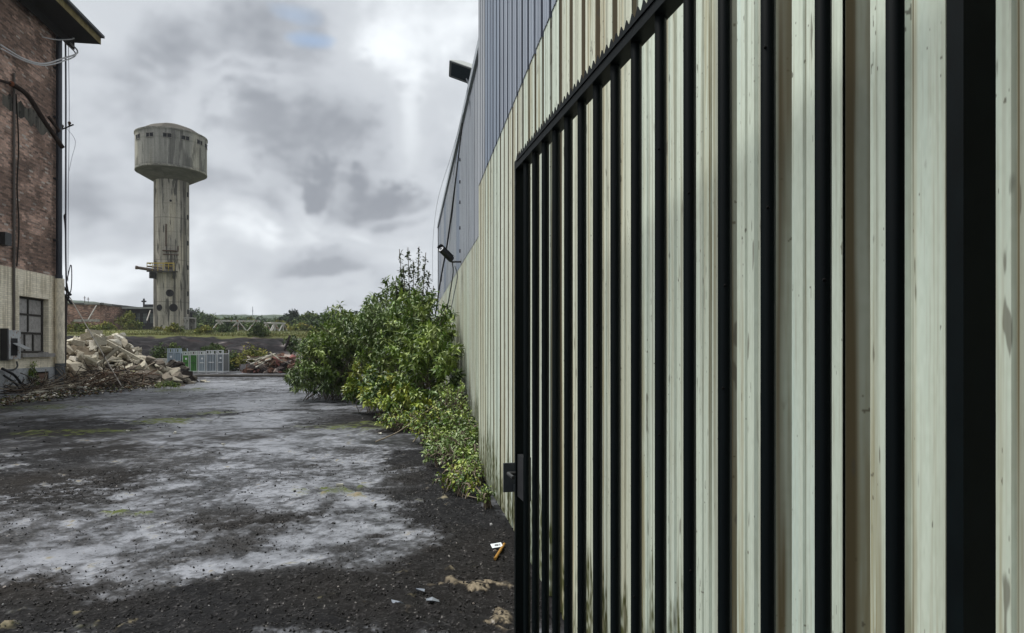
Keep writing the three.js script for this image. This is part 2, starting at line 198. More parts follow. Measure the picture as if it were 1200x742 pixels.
function sheet(x, s0, s1, y0, y1, m, vo) {   // one trapezoid sheet: faces -x, runs from s0 (near) to s1
  const cuts = [[0, 0], [0.010, 0.05], [0.056, 0.05], [0.08, 0], [0.150, 0], [0.156, 0.008], [0.166, 0.008], [0.172, 0], [0.206, 0], [0.210, 0.005], [0.216, 0.005], [0.22, 0], [PITCH, 0]];
  const pts = []; const k0 = Math.floor((s0 - PH) / PITCH) - 1, k1 = Math.ceil((s1 - PH) / PITCH) + 1;
  const at = (s) => { const u = ((s - PH) % PITCH + PITCH) % PITCH; for (let i = 1; i < cuts.length; i++) if (u <= cuts[i][0]) { const t = (u - cuts[i - 1][0]) / (cuts[i][0] - cuts[i - 1][0]); return mix(cuts[i - 1][1], cuts[i][1], t); } return 0; };
  pts.push([s0, at(s0)]); for (let k = k0; k <= k1; k++) for (let i = 0; i < cuts.length - 1; i++) { const s = PH + k * PITCH + cuts[i][0]; if (s > s0 + 1e-4 && s < s1 - 1e-4) pts.push([s, cuts[i][1]]); } pts.push([s1, at(s1)]);
  const pos = [], uv = [];
  const quad = (a, b, o) => { const A = [x + a[1] + o, y0, -a[0]], B = [x + b[1] + o, y0, -b[0]], C = [x + b[1] + o, y1, -b[0]], D = [x + a[1] + o, y1, -a[0]]; const U = (q) => (q - PH) / SHW, v0 = (y0 - vo) / 3.7, v1 = (y1 - vo) / 3.7; const vs = o ? [A, C, B, A, D, C] : [A, B, C, A, C, D], us = o ? [[U(a[0]), v0], [U(b[0]), v1], [U(b[0]), v0], [U(a[0]), v0], [U(a[0]), v1], [U(b[0]), v1]] : [[U(a[0]), v0], [U(b[0]), v0], [U(b[0]), v1], [U(a[0]), v0], [U(b[0]), v1], [U(a[0]), v1]]; vs.forEach((v) => pos.push(...v)); us.forEach((w) => uv.push(...w)); };
  for (let i = 0; i < pts.length - 1; i++) { quad(pts[i], pts[i + 1], 0); quad(pts[i], pts[i + 1], 0.0012); }
  for (let i = 0; i < pts.length - 1; i++) for (const y of [y0, y1]) { const a = pts[i], b = pts[i + 1]; const A = [x + a[1], y, -a[0]], B = [x + b[1], y, -b[0]], C = [x + b[1] + .0012, y, -b[0]], D = [x + a[1] + .0012, y, -a[0]]; [A, C, B, A, D, C].forEach((v) => pos.push(...v)); for (let q = 0; q < 6; q++) uv.push((a[0] - PH) / SHW, (y - vo) / 3.7); }
  const g = new THREE.BufferGeometry(); g.setAttribute('position', new THREE.Float32BufferAttribute(pos, 3)); g.setAttribute('uv', new THREE.Float32BufferAttribute(uv, 2)); g.computeVertexNormals(); return g;
}
{
  const SW = PITCH * 5, r = rng(5), wv = [whiteMat, whiteMat.clone(), whiteMat.clone()], bv = [blueMat, blueMat.clone(), blueMat.clone(), blueMat.clone()]; wv[1].color.setRGB(0.96, 0.94, 0.89); wv[2].color.setRGB(0.96, 1, 1); bv[1].color.setRGB(0.72, 0.77, 0.86); bv[2].color.setRGB(0.88, 0.9, 0.92); bv[3].color.setRGB(0.6, 0.68, 0.8); let n = 0;
  for (const [x, a, b] of [[WX, -4.2, NEAREND], [W2, NEAREND + 0.02, FAREND]]) {
    for (let s = PH + Math.floor((a - PH) / SW) * SW + 0.08; s < b; s += SW) {
      const s0 = Math.max(a, s), s1 = Math.min(b, s + SW - 0.0015); if (s1 - s0 < 0.02) continue;
      const j = (r() - 0.5) * 0.004;
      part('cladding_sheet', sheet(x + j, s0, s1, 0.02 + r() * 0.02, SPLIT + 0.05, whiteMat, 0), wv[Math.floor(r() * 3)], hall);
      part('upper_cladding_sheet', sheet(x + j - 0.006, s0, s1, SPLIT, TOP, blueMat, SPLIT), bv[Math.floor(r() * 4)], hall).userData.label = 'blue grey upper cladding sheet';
    }
  }
  // body of the hall behind the sheets, its corner posts and roof edge
  part('wall', [bx(9, TOP - 0.1, NEAREND + 4.2, WX + 0.05 + 4.5, (TOP - 0.1) / 2, -(NEAREND - 4.2) / 2), bx(9 - 0.38, TOP - 0.1, FAREND - NEAREND, W2 + 0.05 + 4.31, (TOP - 0.1) / 2, -(FAREND + NEAREND) / 2 - 0.001)], coreMat, hall);
  part('roof_flashing', [bx(0.09, 0.16, NEAREND + 4.2, WX - 0.012, TOP + 0.06, -(NEAREND - 4.2) / 2), bx(0.09, 0.16, FAREND - NEAREND, W2 - 0.012, TOP + 0.062, -(FAREND + NEAREND) / 2)], trimMat, hall);
  part('corner_trim', bx(0.4, TOP, 0.012, WX + 0.2, TOP / 2, -NEAREND - 0.012), whiteMat, hall);
  part('corner_trim', bx(0.03, TOP, 0.12, W2 - 0.02, TOP / 2, -FAREND + 0.03), trimMat, hall);
  part('base_rail', bx(0.03, 0.12, NEAREND + 4.2, WX + 0.045, 0.04, -(NEAREND - 4.2) / 2), mat([0.04, 0.04, 0.035], 0.9), hall);
  // fixing bolts on one rib of the set-back wall
  for (const py of [160, 187, 213, 237, 267, 294]) { const q = P(540, py, 804.5 / 60); part('bolt', new THREE.CylinderGeometry(0.045, 0.045, 0.03, 8).rotateZ(Math.PI / 2).translate(W2 - 0.02, q.y, q.z), mat([0.05, 0.055, 0.07], 0.5), hall); }
}

// ---------------------------------------------------------------- gate, swung open against the hall
const gateLine = (Z) => P(417 + F * 0.72 / (Z * KZ), HOR, Z).setY(0);
{
  const far = gateLine(2.48), near = gateLine(0.647), dir = far.clone().sub(near), LEN = dir.length(); dir.normalize();
  const g = thing('swing_gate', 'tall dark steel bar gate with saw-toothed top rail, swung open beside corrugated wall', 'gate', [near.x, 0, near.z], Math.atan2(-dir.z, dir.x));
  const paint = new THREE.MeshPhysicalMaterial({ roughness: 0.5, specularIntensity: 0.22 });
  { const t = tex(256, 512, (i, j) => { const n = 0.85 + 0.35 * fbm(i / 20, j / 60, 4), c = sst(0.62, 0.7, fbm(i / 5 + 9, j / 5, 2) + 0.3 * fbm(i / 40, j / 40, 2)); return [mix(0.002 * n, 0.0009, c), mix(0.0044 * n, 0.0009, c), mix(0.0052 * n, 0.0009, c)]; }); paint.map = t; t.repeat.set(3, 2); paint.color.set(0xffffff); }
  const top = 2.404, lo = 0.1, D = 0.047, T = 0.024;
  part('stile', bx(T, top - lo - 0.041, D, T / 2, (top + lo - 0.041) / 2, D / 2), paint, g);
  part('stile', bx(T, top - lo - 0.041, D, LEN - T / 2, (top + lo - 0.041) / 2, D / 2), paint, g);
  part('top_rail', bx(LEN + 0.006, 0.04, D, LEN / 2, top - 0.02, D / 2), paint, g);
  part('bottom_rail', bx(LEN - 2 * T - 0.002, 0.06, D, LEN / 2, lo + 0.03, D / 2), paint, g);
  // saw-toothed anti-climb strip on the rail
  const sh = new THREE.Shape(); sh.moveTo(0, 0); const n = Math.floor((LEN - 0.02) / 0.037); for (let i = 0; i < n; i++) { sh.lineTo(i * 0.037 + 0.004, 0.013); sh.lineTo(i * 0.037 + 0.0185, 0.032); sh.lineTo(i * 0.037 + 0.033, 0.013); } sh.lineTo(n * 0.037, 0); sh.lineTo(0, 0);
  part('toothed_strip', new THREE.ExtrudeGeometry(sh, { depth: 0.003, bevelEnabled: false }).translate(0.01, top - 0.012, -0.0035), paint, g);
  // square bars set cornerwise; their places read off the rail
  const a16 = 0.0158, bar = new THREE.CylinderGeometry(a16, a16, top - lo - 0.1, 4); const step = 0.1486, first = 0.131, NB = 15;
  for (let i = 0; i < NB; i++) part('bar', bar, paint, g).position.set(first + i * step, (top + lo) / 2 + 0.01, D / 2);
  const rv = new THREE.SphereGeometry(0.003, 6, 5), rr = rng(12), chipMat = mat([0.002, 0.002, 0.002], 0.95);
  for (let i = 0; i < NB; i++) for (let k = 0; k < 2; k++) { const f = 0.35 + 0.4 * rr(); part('paint_chip', rv, chipMat, g).position.set(first + i * step - a16 * f, 0.7 + rr() * 1.5, D / 2 - a16 * (1 - f)); }
  // lock and striker at the free end
  const lock = part('lock_case', bx(0.11, 0.19, 0.035, LEN - T - 0.056, 0.985, D / 2 + 0.002), mat([0.012, 0.013, 0.015], 0.5), g);
  part('handle', [rod(V3(LEN - 0.06, 1.0, -0.01), V3(LEN - 0.06, 1.0, -0.045), 0.008), rod(V3(LEN - 0.06, 1.0, -0.042), V3(LEN - 0.16, 1.0, -0.042), 0.008)], mat([0.02, 0.02, 0.02], 0.4), lock);
  part('striker_plate', [bx(0.012, 0.135, 0.09, LEN + 0.085, 0.955, 0.012), bx(0.08, 0.03, 0.02, LEN + 0.04, 0.91, D / 2)], mat([0.035, 0.04, 0.045], 0.5), g);
  for (const y of [0.4, 2.26]) part('hinge', [rod(V3(-0.03, y - 0.06, D / 2), V3(-0.03, y + 0.06, D / 2), 0.016), bx(0.03, 0.02, 0.02, -0.015, y, D / 2), bx(0.32, 0.03, 0.02, -0.2, y, D / 2 + 0.02)], paint, g);
  // unseen pier behind the hinges, added to shade the wall strip there
  const pier = thing('added_shade_pier', 'added masonry pier out of view that shades the hall wall beside the hinges', 'pier', [0.675, 0, 0.03]);
  part('shaft', bx(0.34, 3.3, 0.96, 0, 1.65, 0), mat([0.2, 0.195, 0.18], 0.95, { map: grainTex }), pier); part('cap', bx(0.36, 0.08, 1.02, 0, 3.342, 0), mat([0.16, 0.16, 0.15], 0.95), pier);
}
console.log('gate done');

// ---------------------------------------------------------------- things on the hall: floodlight, camera, cables
const blackMat = mat([0.012, 0.012, 0.013], 0.5), steel = mat([0.3, 0.32, 0.34], 0.45, { metalness: 0.5 });
{
  const at = P(550, 95, 11.3), t = thing('floodlight', 'grey floodlight on a short post at the roof edge of the hall', 'floodlight', [at.x, at.y, at.z]);
  const post = part('post', [rod(V3(0.05, -0.75, 0), V3(0.0, -0.1, 0), 0.022), rod(V3(0, -0.1, 0), V3(-0.06, 0.05, 0), 0.022), rod(V3(0.05, -0.7, 0), V3(0.25, -0.72, 0), 0.02)], steel, t);
  const head = part('housing', (() => { const s = new THREE.Shape(); s.moveTo(-0.26, 0); s.lineTo(0.24, 0); s.lineTo(0.26, 0.05); s.quadraticCurveTo(0.24, 0.14, 0.1, 0.15); s.lineTo(-0.08, 0.14); s.lineTo(-0.26, 0.03); return new THREE.ExtrudeGeometry(s, { depth: 0.3, bevelEnabled: true, bevelSize: 0.012, bevelThickness: 0.012, bevelSegments: 2 }).translate(0, 0, -0.15); })(), mat([0.42, 0.44, 0.42], 0.5), t);
  head.position.set(-0.17, 0.17, 0); head.rotation.z = -0.6; head.rotation.x = -0.75; head.scale.setScalar(1.05);
  part('lens', bx(0.44, 0.012, 0.26, 0, -0.018, 0), mat([0.03, 0.04, 0.045], 0.15), head);
  part('rim', [bx(0.5, 0.03, 0.015, 0, -0.012, 0.155), bx(0.5, 0.03, 0.015, 0, -0.012, -0.155), bx(0.015, 0.03, 0.3, -0.25, -0.012, 0), bx(0.015, 0.03, 0.3, 0.245, -0.012, 0)], mat([0.1, 0.11, 0.11], 0.5), head);
  // dangling chain and box under it
  const c0 = P(550, 118, 11.25), c1 = P(556, 163, 11.1);
  const chain = thing('junction_box', 'small black junction box hanging on a cable below the floodlight', 'junction box', [c1.x, c1.y, c1.z]);
  part('case', bx(0.07, 0.28, 0.06, 0, -0.14, 0), blackMat, chain);
  part('cable', wire([c0, P(551.5, 135, 11.22), P(554, 150, 11.15), c1].map((p) => p.sub(c1)), 0.014), mat([0.25, 0.27, 0.3], 0.5), chain);
  part('cable_tail', wire([V3(0, -0.28, 0), V3(0.02, -0.36, 0.02), V3(0.05, -0.4, 0), V3(0.03, -0.46, 0)], 0.01), blackMat, chain);
}
{
  const wallAt = P(541, 307, 804.5 / 61), b = thing('security_camera', 'black bullet security camera on a bent arm fixed to the hall wall', 'camera', [wallAt.x - 0.01, wallAt.y, wallAt.z]);
  const j = P(522, 304, 13.1).sub(b.position), c = P(523, 298, 13.05).sub(b.position);
  part('arm', wire([V3(0, 0, 0), V3(-0.12, 0, 0), P(530, 307, 13.15).sub(b.position), P(526, 305, 13.12).sub(b.position), P(524, 300, 13.05).sub(b.position)], 0.022, 16, 7), blackMat, b);
  part('wall_plate', bx(0.02, 0.12, 0.1, 0.005, 0, 0), blackMat, b);
  const ax = P(516, 290, 12.95).sub(P(531, 305, 13.2)).normalize(); const q = new THREE.Quaternion().setFromUnitVectors(V3(0, 0, 1), ax);
  const body = part('body', [new THREE.CylinderGeometry(0.085, 0.08, 0.4, 18).rotateX(Math.PI / 2), new THREE.TorusGeometry(0.08, 0.014, 6, 20).translate(0, 0, 0.2)], blackMat, b); body.position.copy(c); body.quaternion.copy(q);
  part('sun_shield', (() => { const g = new THREE.CylinderGeometry(0.1, 0.1, 0.46, 16, 1, true, 0.4, 2.34).rotateX(Math.PI / 2).rotateZ(Math.PI / 2); return g.translate(0, 0, 0.03); })(), mat([0.015, 0.015, 0.016], 0.4, { side: THREE.DoubleSide }), body);
  part('lens_ring', new THREE.RingGeometry(0.03, 0.06, 18).translate(0, 0, 0.203), mat([0.5, 0.52, 0.55], 0.35), body);
  part('lens', new THREE.SphereGeometry(0.03, 12, 8).translate(0, 0, 0.195), mat([0.01, 0.01, 0.015], 0.1), body);
}
const cableLabels = [];
function cable(pts, r, m, label) { return solo('cable', wire(pts, r, 40, 6), m, label, 'cable', 'cables on the hall'); }
cable([P(551, 98, 11.2), P(546, 118, 12), P(535, 205, 14.5), P(524, 286, 17.2), P(516, 330, 19), P(510, 372, 20.5)], 0.026, blackMat, 'thick black cable falling from the floodlight to the shrub');
cable([P(550.5, 100, 11.3), P(546, 124, 12.2), P(540, 152, 13.3), P(529, 225, 16.5), P(520, 300, 20.5), P(517, 330, 21)], 0.016, mat([0.03, 0.03, 0.035], 0.5), 'thin dark cable clipped along the roof edge of the hall');
cable([P(530, 307, 13.15), P(531, 318, 13.3), P(527, 345, 13.6), P(521, 375, 13.9)], 0.014, mat([0.05, 0.055, 0.06], 0.5), 'dark cable dropping from the camera arm into the shrub');
cable([P(533, 312, 13.15), P(536, 322, 13.3), P(532, 345, 13.5), P(526, 375, 13.8)], 0.011, mat([0.2, 0.22, 0.24], 0.5), 'grey cable hanging below the camera arm along the wall');
cable([P(549, 110, 11.5), P(530, 178, 14), P(512, 240, 17), P(507, 290, 19), P(507, 330, 20)], 0.005, mat([0.35, 0.37, 0.4], 0.5), 'hair-thin pale wire hanging free against the sky beside the hall');

// ---------------------------------------------------------------- brick works building on the left
const LBX = (() => { const p = P(60, 455, 22); return p.x; })(), LEND = 30.45, L0 = 15;
const brickTex = tex(1024, 1024, (i, j) => {
  const s = 6 * i / 1024, y = 6 * j / 1024, row = Math.floor(y / 0.075), so = s + (row & 1) * 0.125, c = Math.floor(so / 0.25), fx = so / 0.25 - c, fy = y / 0.075 - row;
  const hs = (q) => { const t = Math.sin(c * 127.1 + row * 311.7 + q) * 43758.5453; return (t - Math.floor(t)) * 2 - 1; }, mort = fx < 0.05 || fy < 0.14, h = hs(0), h2 = hs(7.7), n = fbm(s * 0.9, y * 0.9, 4), f = vn(s * 40, y * 40), soot = sst(-0.15, 0.3, n + 0.15 * h2);
  let r, g, b; if (mort) { const v = 0.27 + 0.08 * n + 0.03 * f; [r, g, b] = [v, v * 0.93, v * 0.85]; } else { const t = h * 0.5 + 0.5; r = mix(0.2, 0.52, t); g = mix(0.135, 0.335, t); b = mix(0.105, 0.255, t); if (h2 > 0.93) { r = 0.42; g = 0.36; b = 0.31; } }
  const k = mix(0.55, 1.15, soot) + 0.12 * f; return [r * k, g * k, b * k];
});
const creamTex = tex(1024, 1024, (i, j) => {
  const s = 6 * i / 1024, y = 6 * j / 1024, row = Math.floor(y / 0.075), so = s + (row & 1) * 0.125, c = Math.floor(so / 0.25), fx = so / 0.25 - c, fy = y / 0.075 - row, mort = fx < 0.045 || fy < 0.13;
  const h = VAL[PERM[PERM[c & 255] + (row & 255)]], n = fbm(s * 1.5, y * 1.5, 4), st = fbm(s * 14, y * 0.7, 3), f = vn(s * 50, y * 50), dirt = sst(0.05, 0.5, st + n * 0.6) * 0.6;
  const k = (mort ? 0.72 : 1 + 0.10 * h) + 0.06 * f; return [mix(0.8, 0.42, dirt) * k, mix(0.73, 0.36, dirt) * k, mix(0.58, 0.25, dirt) * k];
});
const concTex = tex(1024, 1024, (i, j) => {   // weathered concrete
  const s = 6 * i / 1024, y = 6 * j / 1024, n = fbm(s * 1.2, y * 1.2, 5), st = fbm(s * 5, y * 0.35, 4), f = vn(s * 45, y * 45), k = sst(0.05, 0.42, st + n * 0.5), w = sst(0.3, 0.5, fbm(s * 2.6 + 20, y * 2.6, 5));
  let v = 0.36 + 0.12 * n + 0.05 * f; v = mix(v, 0.12, k * 0.8); v = mix(v, 0.07, w * 0.8); return [v, v * 0.965, v * 0.89];
});
const per = (t, m) => { const c = t.clone(); c.repeat.set(1 / m, 1 / m); return c; };
const brickMat = mat(0xffffff, 0.92, { map: per(brickTex, 6), bumpMap: per(brickTex, 6), bumpScale: 0.012 }), creamMat = mat(0xffffff, 0.85, { map: per(creamTex, 6), bumpMap: per(creamTex, 6), bumpScale: 0.008 }), concMat = mat(0xffffff, 0.9, { map: per(concTex, 6) });
const rust = mat([0.075, 0.042, 0.028], 0.85);
{
  const b = thing('brick_building', 'tall sooty brick works building with cream painted base and wide dark eaves', 'building', [LBX, 0, 0]);
  const at = (px, py, off = 0) => { const Z = 9240 / (480 - px); return P(px, py, Z).sub(V3(LBX - off, 0, 0)).setX(off); };   // a point of the facade
  const w0 = at(22.5, 410).z, w1 = at(57, 410).z, wy1 = P(57, 351, 21.84).y, wy0 = P(57, 414, 21.84).y, PL = 0.86, CR = P(60, 323, 22).y, EV = 14.35;
  // lower wall round the window, butt jointed
  const slab = (y0, y1, z0, z1, m, n = 'wall', th = 0.4, off = 0) => part(n, bx(th, y1 - y0, Math.abs(z1 - z0), off - th / 2, (y0 + y1) / 2, (z0 + z1) / 2), m, b);
  slab(PL, wy0, -L0, -LEND, creamMat, 'cream_wall'); slab(wy1, CR, -L0, -LEND, creamMat, 'cream_wall'); slab(wy0, wy1, w1, -LEND, creamMat, 'cream_wall'); slab(wy0, wy1, -L0, w0, creamMat, 'cream_wall');
  slab(CR, EV + 0.3, -L0, -LEND, brickMat, 'brick_wall', 0.4, -0.015);
  slab(-0.1, PL, -L0, -LEND - 0.02, grain([0.46, 0.48, 0.5], 0.9, 0.35), 'plinth', 0.46, 0.06);
  part('brick_wall', [bx(9, EV, 0.4, -4.95, EV / 2, -LEND + 0.2), bx(9, EV, 0.4, -4.95, EV / 2, -L0 - 0.2), bx(0.4, EV, LEND - L0 - 0.8, -9.25, EV / 2, -(L0 + LEND) / 2)], brickMat, b);
  part('roof', bx(12, 0.32, LEND - L0 + 1.7, -4.65 - 0.12, EV + 0.48, -(L0 + LEND) / 2), mat([0.016, 0.016, 0.017], 0.9), b);
  const sof = part('eaves', [bx(1.28, 0.1, LEND - L0 + 1.62, 0.64, EV + 0.22, -(L0 + LEND) / 2), bx(0.07, 0.3, LEND - L0 + 1.6, 0.25, EV + 0.02, -(L0 + LEND) / 2)], mat([0.02, 0.018, 0.016], 0.9), b);
  part('fascia_board', bx(0.05, 0.3, LEND - L0 + 1.7, 1.27, EV + 0.33, -(L0 + LEND) / 2), grain([0.24, 0.2, 0.09], 0.9, 0.5), sof);
  part('gutter', [bx(0.14, 0.1, LEND - L0 + 1.72, 1.37, EV + 0.5, -(L0 + LEND) / 2)], mat([0.05, 0.055, 0.06], 0.6), b);
  part('repair_patch', (() => { const a = at(23, 80), c = at(58, 110); const g = new THREE.BufferGeometry(); const ps = [], r = rng(9), N = 14; const top = [], bot = []; for (let i = 0; i <= N; i++) { const z = mix(at(3, 0).z, at(59, 0).z, i / N); top.push([z, 10.75 + (r() - .5) * .35]); bot.push([z, 10.1 + (r() - .5) * .4]); } for (let i = 0; i < N; i++) for (const q of [[top[i], bot[i], bot[i + 1]], [top[i], bot[i + 1], top[i + 1]]]) for (const v of q) ps.push(-0.009, v[1], v[0]); g.setAttribute('position', new THREE.Float32BufferAttribute(ps, 3)); g.computeVertexNormals(); return metreUV(g); })(), mat([0.3, 0.29, 0.265], 0.95, { map: per(concTex, 3), side: THREE.DoubleSide }), b);
  // window: recess, frame and six panes
  const win = part('window', bx(0.02, wy1 - wy0, Math.abs(w1 - w0), -0.36, (wy0 + wy1) / 2, (w0 + w1) / 2), mat([0.02, 0.02, 0.02], 0.9), b);
  const wd = Math.abs(w1 - w0), wm = (w0 + w1) / 2, sy1 = wy0 + (wy1 - wy0) * 0.36, sy2 = wy0 + (wy1 - wy0) * 0.69, fr = -0.22, bars = [];
  const frameMat = grain([0.06, 0.055, 0.05], 0.8, 1);
  bars.push(bx(0.07, 0.09, wd, fr, wy0 + 0.05, wm), bx(0.07, 0.08, wd, fr, wy1 - 0.04, wm), bx(0.07, wy1 - wy0 - 0.17, 0.08, fr, (wy0 + wy1) / 2, w0 - 0.04), bx(0.07, wy1 - wy0 - 0.17, 0.1, fr, (wy0 + wy1) / 2, w1 + 0.08));
  bars.push(bx(0.06, 0.08, wd - 0.2, fr + 0.004, sy1, wm), bx(0.06, 0.07, wd - 0.2, fr + 0.004, sy2, wm), bx(0.055, wy1 - sy1 - 0.12, 0.08, fr, (sy1 + wy1) / 2, wm + 0.05), bx(0.055, sy1 - wy0 - 0.13, 0.07, fr, (sy1 + wy0) / 2, wm + 0.28), bx(0.055, sy1 - wy0 - 0.13, 0.09, fr, (sy1 + wy0) / 2, wm - 0.3));
  part('frame', bars, frameMat, win);
  const panes = [[sy2, wy1, w0, wm + 0.05], [sy2, wy1, wm + 0.05, w1], [sy1, sy2, w0, wm + 0.05], [sy1, sy2, wm + 0.05, w1], [wy0, sy1, w0, wm + 0.28], [wy0, sy1, wm + 0.28, wm - 0.3], [wy0, sy1, wm - 0.3, w1]], pr = rng(41);
  for (const [y0, y1, z0, z1] of panes) { const v = 0.28 + 0.14 * pr(); part('pane', bx(0.008, y1 - y0 - 0.05, Math.abs(z1 - z0) - 0.06, fr - 0.01, (y0 + y1) / 2, (z0 + z1) / 2, (pr() - .5) * 0.02), grain([v, v * 0.97, v * 0.94], 0.5, 0.8), win); }
  part('sill', [bx(0.22, 0.14, wd + 0.24, 0.08, wy0 - 0.071, wm), bx(0.16, 0.05, 0.5, 0.1, wy0 + 0.025, wm - 0.45, 0.1)], grain([0.34, 0.33, 0.32], 0.95, 0.7), win);
  // downpipe, black above and cream below
  const zp = at(64, 410).z, pipe = part('downpipe', [rod(V3(0.16, CR - 0.05, zp), V3(0.16, EV + 0.1, zp), 0.115, 0.115, 14), rod(V3(0.16, CR - 0.1, zp), V3(0.16, CR + 0.05, zp), 0.135, 0.135, 14)], mat([0.022, 0.026, 0.036], 0.35), b);
  for (const y of [6, 8.5, 11, 13]) part('bracket', bx(0.2, 0.05, 0.3, 0.1, y, zp), mat([0.03, 0.03, 0.035], 0.6), pipe);
  part('downpipe', rod(V3(0.2, 1.0, zp), V3(0.19, CR - 0.1, zp), 0.17, 0.165, 14), grain([0.95, 0.88, 0.72], 0.8, 1.2), b).userData.label = 'cream painted lower downpipe';
  part('pipe_foot', rod(V3(0.2, -0.05, zp), V3(0.2, 1.0, zp), 0.2, 0.18, 14), grain([0.13, 0.14, 0.15], 0.8, 1), b);
  const zc = at(14.5, 410).z; part('conduit', rod(V3(0.05, 1.55, zc), V3(0.05, 11.6, zc), 0.045, 0.045, 8), mat([0.1, 0.085, 0.075], 0.7), b);
  part('conduit', wire([V3(0.04, 10.9, zc - 0.15), V3(0.06, 9, zc - 0.28), V3(0.05, 7.6, zc - 0.2), V3(0.06, 6, zc - 0.3), V3(0.05, 4.6, zc - 0.18)], 0.025), mat([0.03, 0.025, 0.02], 0.8), b);
  // broken rusty arm
  const a0 = at(8, 98, 0.15), a1 = at(33, 138, 0.5), a2 = at(49, 172, 0.75), a3 = at(-6, 93, 0.05);
  part('broken_arm', [wire([a0, a0.clone().lerp(a1, .35).add(V3(0.1, 0.12, 0)), a1, a2], 0.09, 14, 5), rod(a3, a0, 0.05), rod(at(36, 136, 0.62), at(45, 153, 0.75), 0.06)], mat([0.03, 0.02, 0.016], 0.85), b);
  part('bracket', new THREE.SphereGeometry(0.1, 8, 6).translate(a0.x, a0.y, a0.z), mat([0.16, 0.06, 0.03], 0.8), b);
  part('black_box', [bx(0.3, 0.45, 0.4, 0.12, P(20, 285, 20).y, at(0, 0).z)], blackMat, b);  // plain black box at the place of a dark slot
  // vent in the plinth
  const vz0 = at(39, 0).z, vz1 = at(53, 0).z; const vent = part('vent', bx(0.02, 0.56, Math.abs(vz1 - vz0), 0.062, 0.37, (vz0 + vz1) / 2), grain([0.2, 0.13, 0.1], 0.95, 1.6), b);
  part('frame', [bx(0.05, 0.05, Math.abs(vz1 - vz0) + 0.08, 0.072, 0.67, (vz0 + vz1) / 2), bx(0.05, 0.6, 0.05, 0.072, 0.35, vz0 + 0.02), bx(0.05, 0.6, 0.05, 0.072, 0.35, vz1 - 0.02)], mat([0.025, 0.022, 0.02], 0.8), vent);
  // junction box with a bent flap
  const ez0 = at(1, 0).z, ez1 = at(16.5, 0).z, ey0 = P(8, 421, 19.6).y, ey1 = P(8, 387, 19.6).y, eb = thing('electrical_box', 'pale metal switch box with bent open flap on cream wall', 'switch box', [LBX + 0.02, ey0, (ez0 + ez1) / 2]);
  const we = Math.abs(ez1 - ez0), he = ey1 - ey0; part('case', bx(0.2, he, we, 0.1, he / 2, 0), worn([0.52, 0.54, 0.54], 0.5, 1), eb); part('opening', bx(0.012, he * 0.6, we * 0.5, 0.206, he * 0.42, 0.02), mat([0.03, 0.03, 0.03], 0.9), eb);
  part('flap', (() => { const g = bx(0.5, 0.02, we * 0.55, 0.2, 0, 0); return g; })(), mat([0.3, 0.31, 0.31], 0.5), eb).position.set(0.2, he * 0.55, -0.1); eb.children[2].rotation.z = -0.5;
  part('side_rail', bx(0.24, he + 0.1, 0.08, 0.12, he / 2, we / 2 + 0.06), blackMat, eb);
  const c = (pts, r, m, l) => solo('cable', wire(pts, r, 40, 5), m, l, 'cable', 'cables on the brick building');
  const q = (px, py, off) => at(px, py, off).add(V3(LBX, 0, 0));
  c([q(-5, 432, .2), q(6, 440, .3), q(14, 452, .35), q(22, 466, .5)], 0.05, blackMat, 'black hose sagging down the plinth below the switch box'); c([q(-5, 440, .25), q(4, 450, .4), q(9, 460, .5), q(16, 469, .7)], 0.04, blackMat, 'black cable trailing from the plinth to the rubbish');
  c([q(16, 424, .1), q(13, 430, .2), q(6, 434, .2), q(-4, 433, .15)], 0.03, mat([0.04, 0.04, 0.04], 0.6), 'thin black lead looping under the switch box');
  const tw = mat([0.5, 0.5, 0.5], 0.6), eave = (px, py) => P(px, py, 22.9);
  c([eave(83, 9), eave(80, 22), eave(77, 34), eave(75, 42), q(66, 60, .8), q(56, 68, .5), q(40, 74, .3), q(20, 68, .2), q(-4, 52, .1)], 0.032, tw, 'pale cable looping from the eaves across the brick wall');
  c([eave(81, 12), eave(77, 26), eave(76, 40), eave(74, 46), q(67, 63, .7), q(57, 71, .5), q(42, 76, .3), q(22, 71, .2), q(-4, 56, .1)], 0.026, tw, 'second pale cable strung beside the loop on the bricks');
  c([eave(76, 41), q(68, 44, .6), q(58, 46, .3), q(46, 43, .1)], 0.022, tw, 'short pale cable end pinned under the eaves'); c([eave(78, 30), eave(83, 34), eave(86, 44), eave(83, 42), eave(80, 36), eave(77, 40)], 0.022, tw, 'tangled knot of pale cable hanging at the eaves');
  c([eave(76.5, 34), eave(77, 90), eave(77, 200), eave(77, 300), eave(78, 345)], 0.035, mat([0.06, 0.06, 0.085], 0.6), 'dark cable hanging straight down from the eaves corner'); c([eave(77.5, 345), eave(76.5, 380), eave(75.5, 430)], 0.07, mat([0.03, 0.025, 0.025], 0.7), 'thick dark pole end standing in the rubble by the pipe');
  c([eave(80, 44), eave(81, 130), eave(80, 230), eave(79.5, 330)], 0.012, mat([0.3, 0.31, 0.34], 0.6), 'thin grey wire hanging from the eaves corner'); c([q(70, 251, .2), eave(75, 254), eave(76, 262), eave(77, 285)], 0.03, blackMat, 'short black lead bent out from the wall corner');
  c([eave(78, 150), eave(88, 165), eave(84, 185), eave(81, 200)], 0.008, mat([0.3, 0.31, 0.34], 0.6), 'wisp of thin wire looping off the hanging cable'); c([eave(78, 330), eave(83, 310), eave(83, 340), eave(79, 350)], 0.02, mat([0.08, 0.08, 0.1], 0.6), 'grey loop of cable tied to the hanging line');
  const arm = thing('insulator_arm', 'small dark bracket with insulators sticking out from the brick corner', 'bracket', P(69, 153, 22.4).toArray());
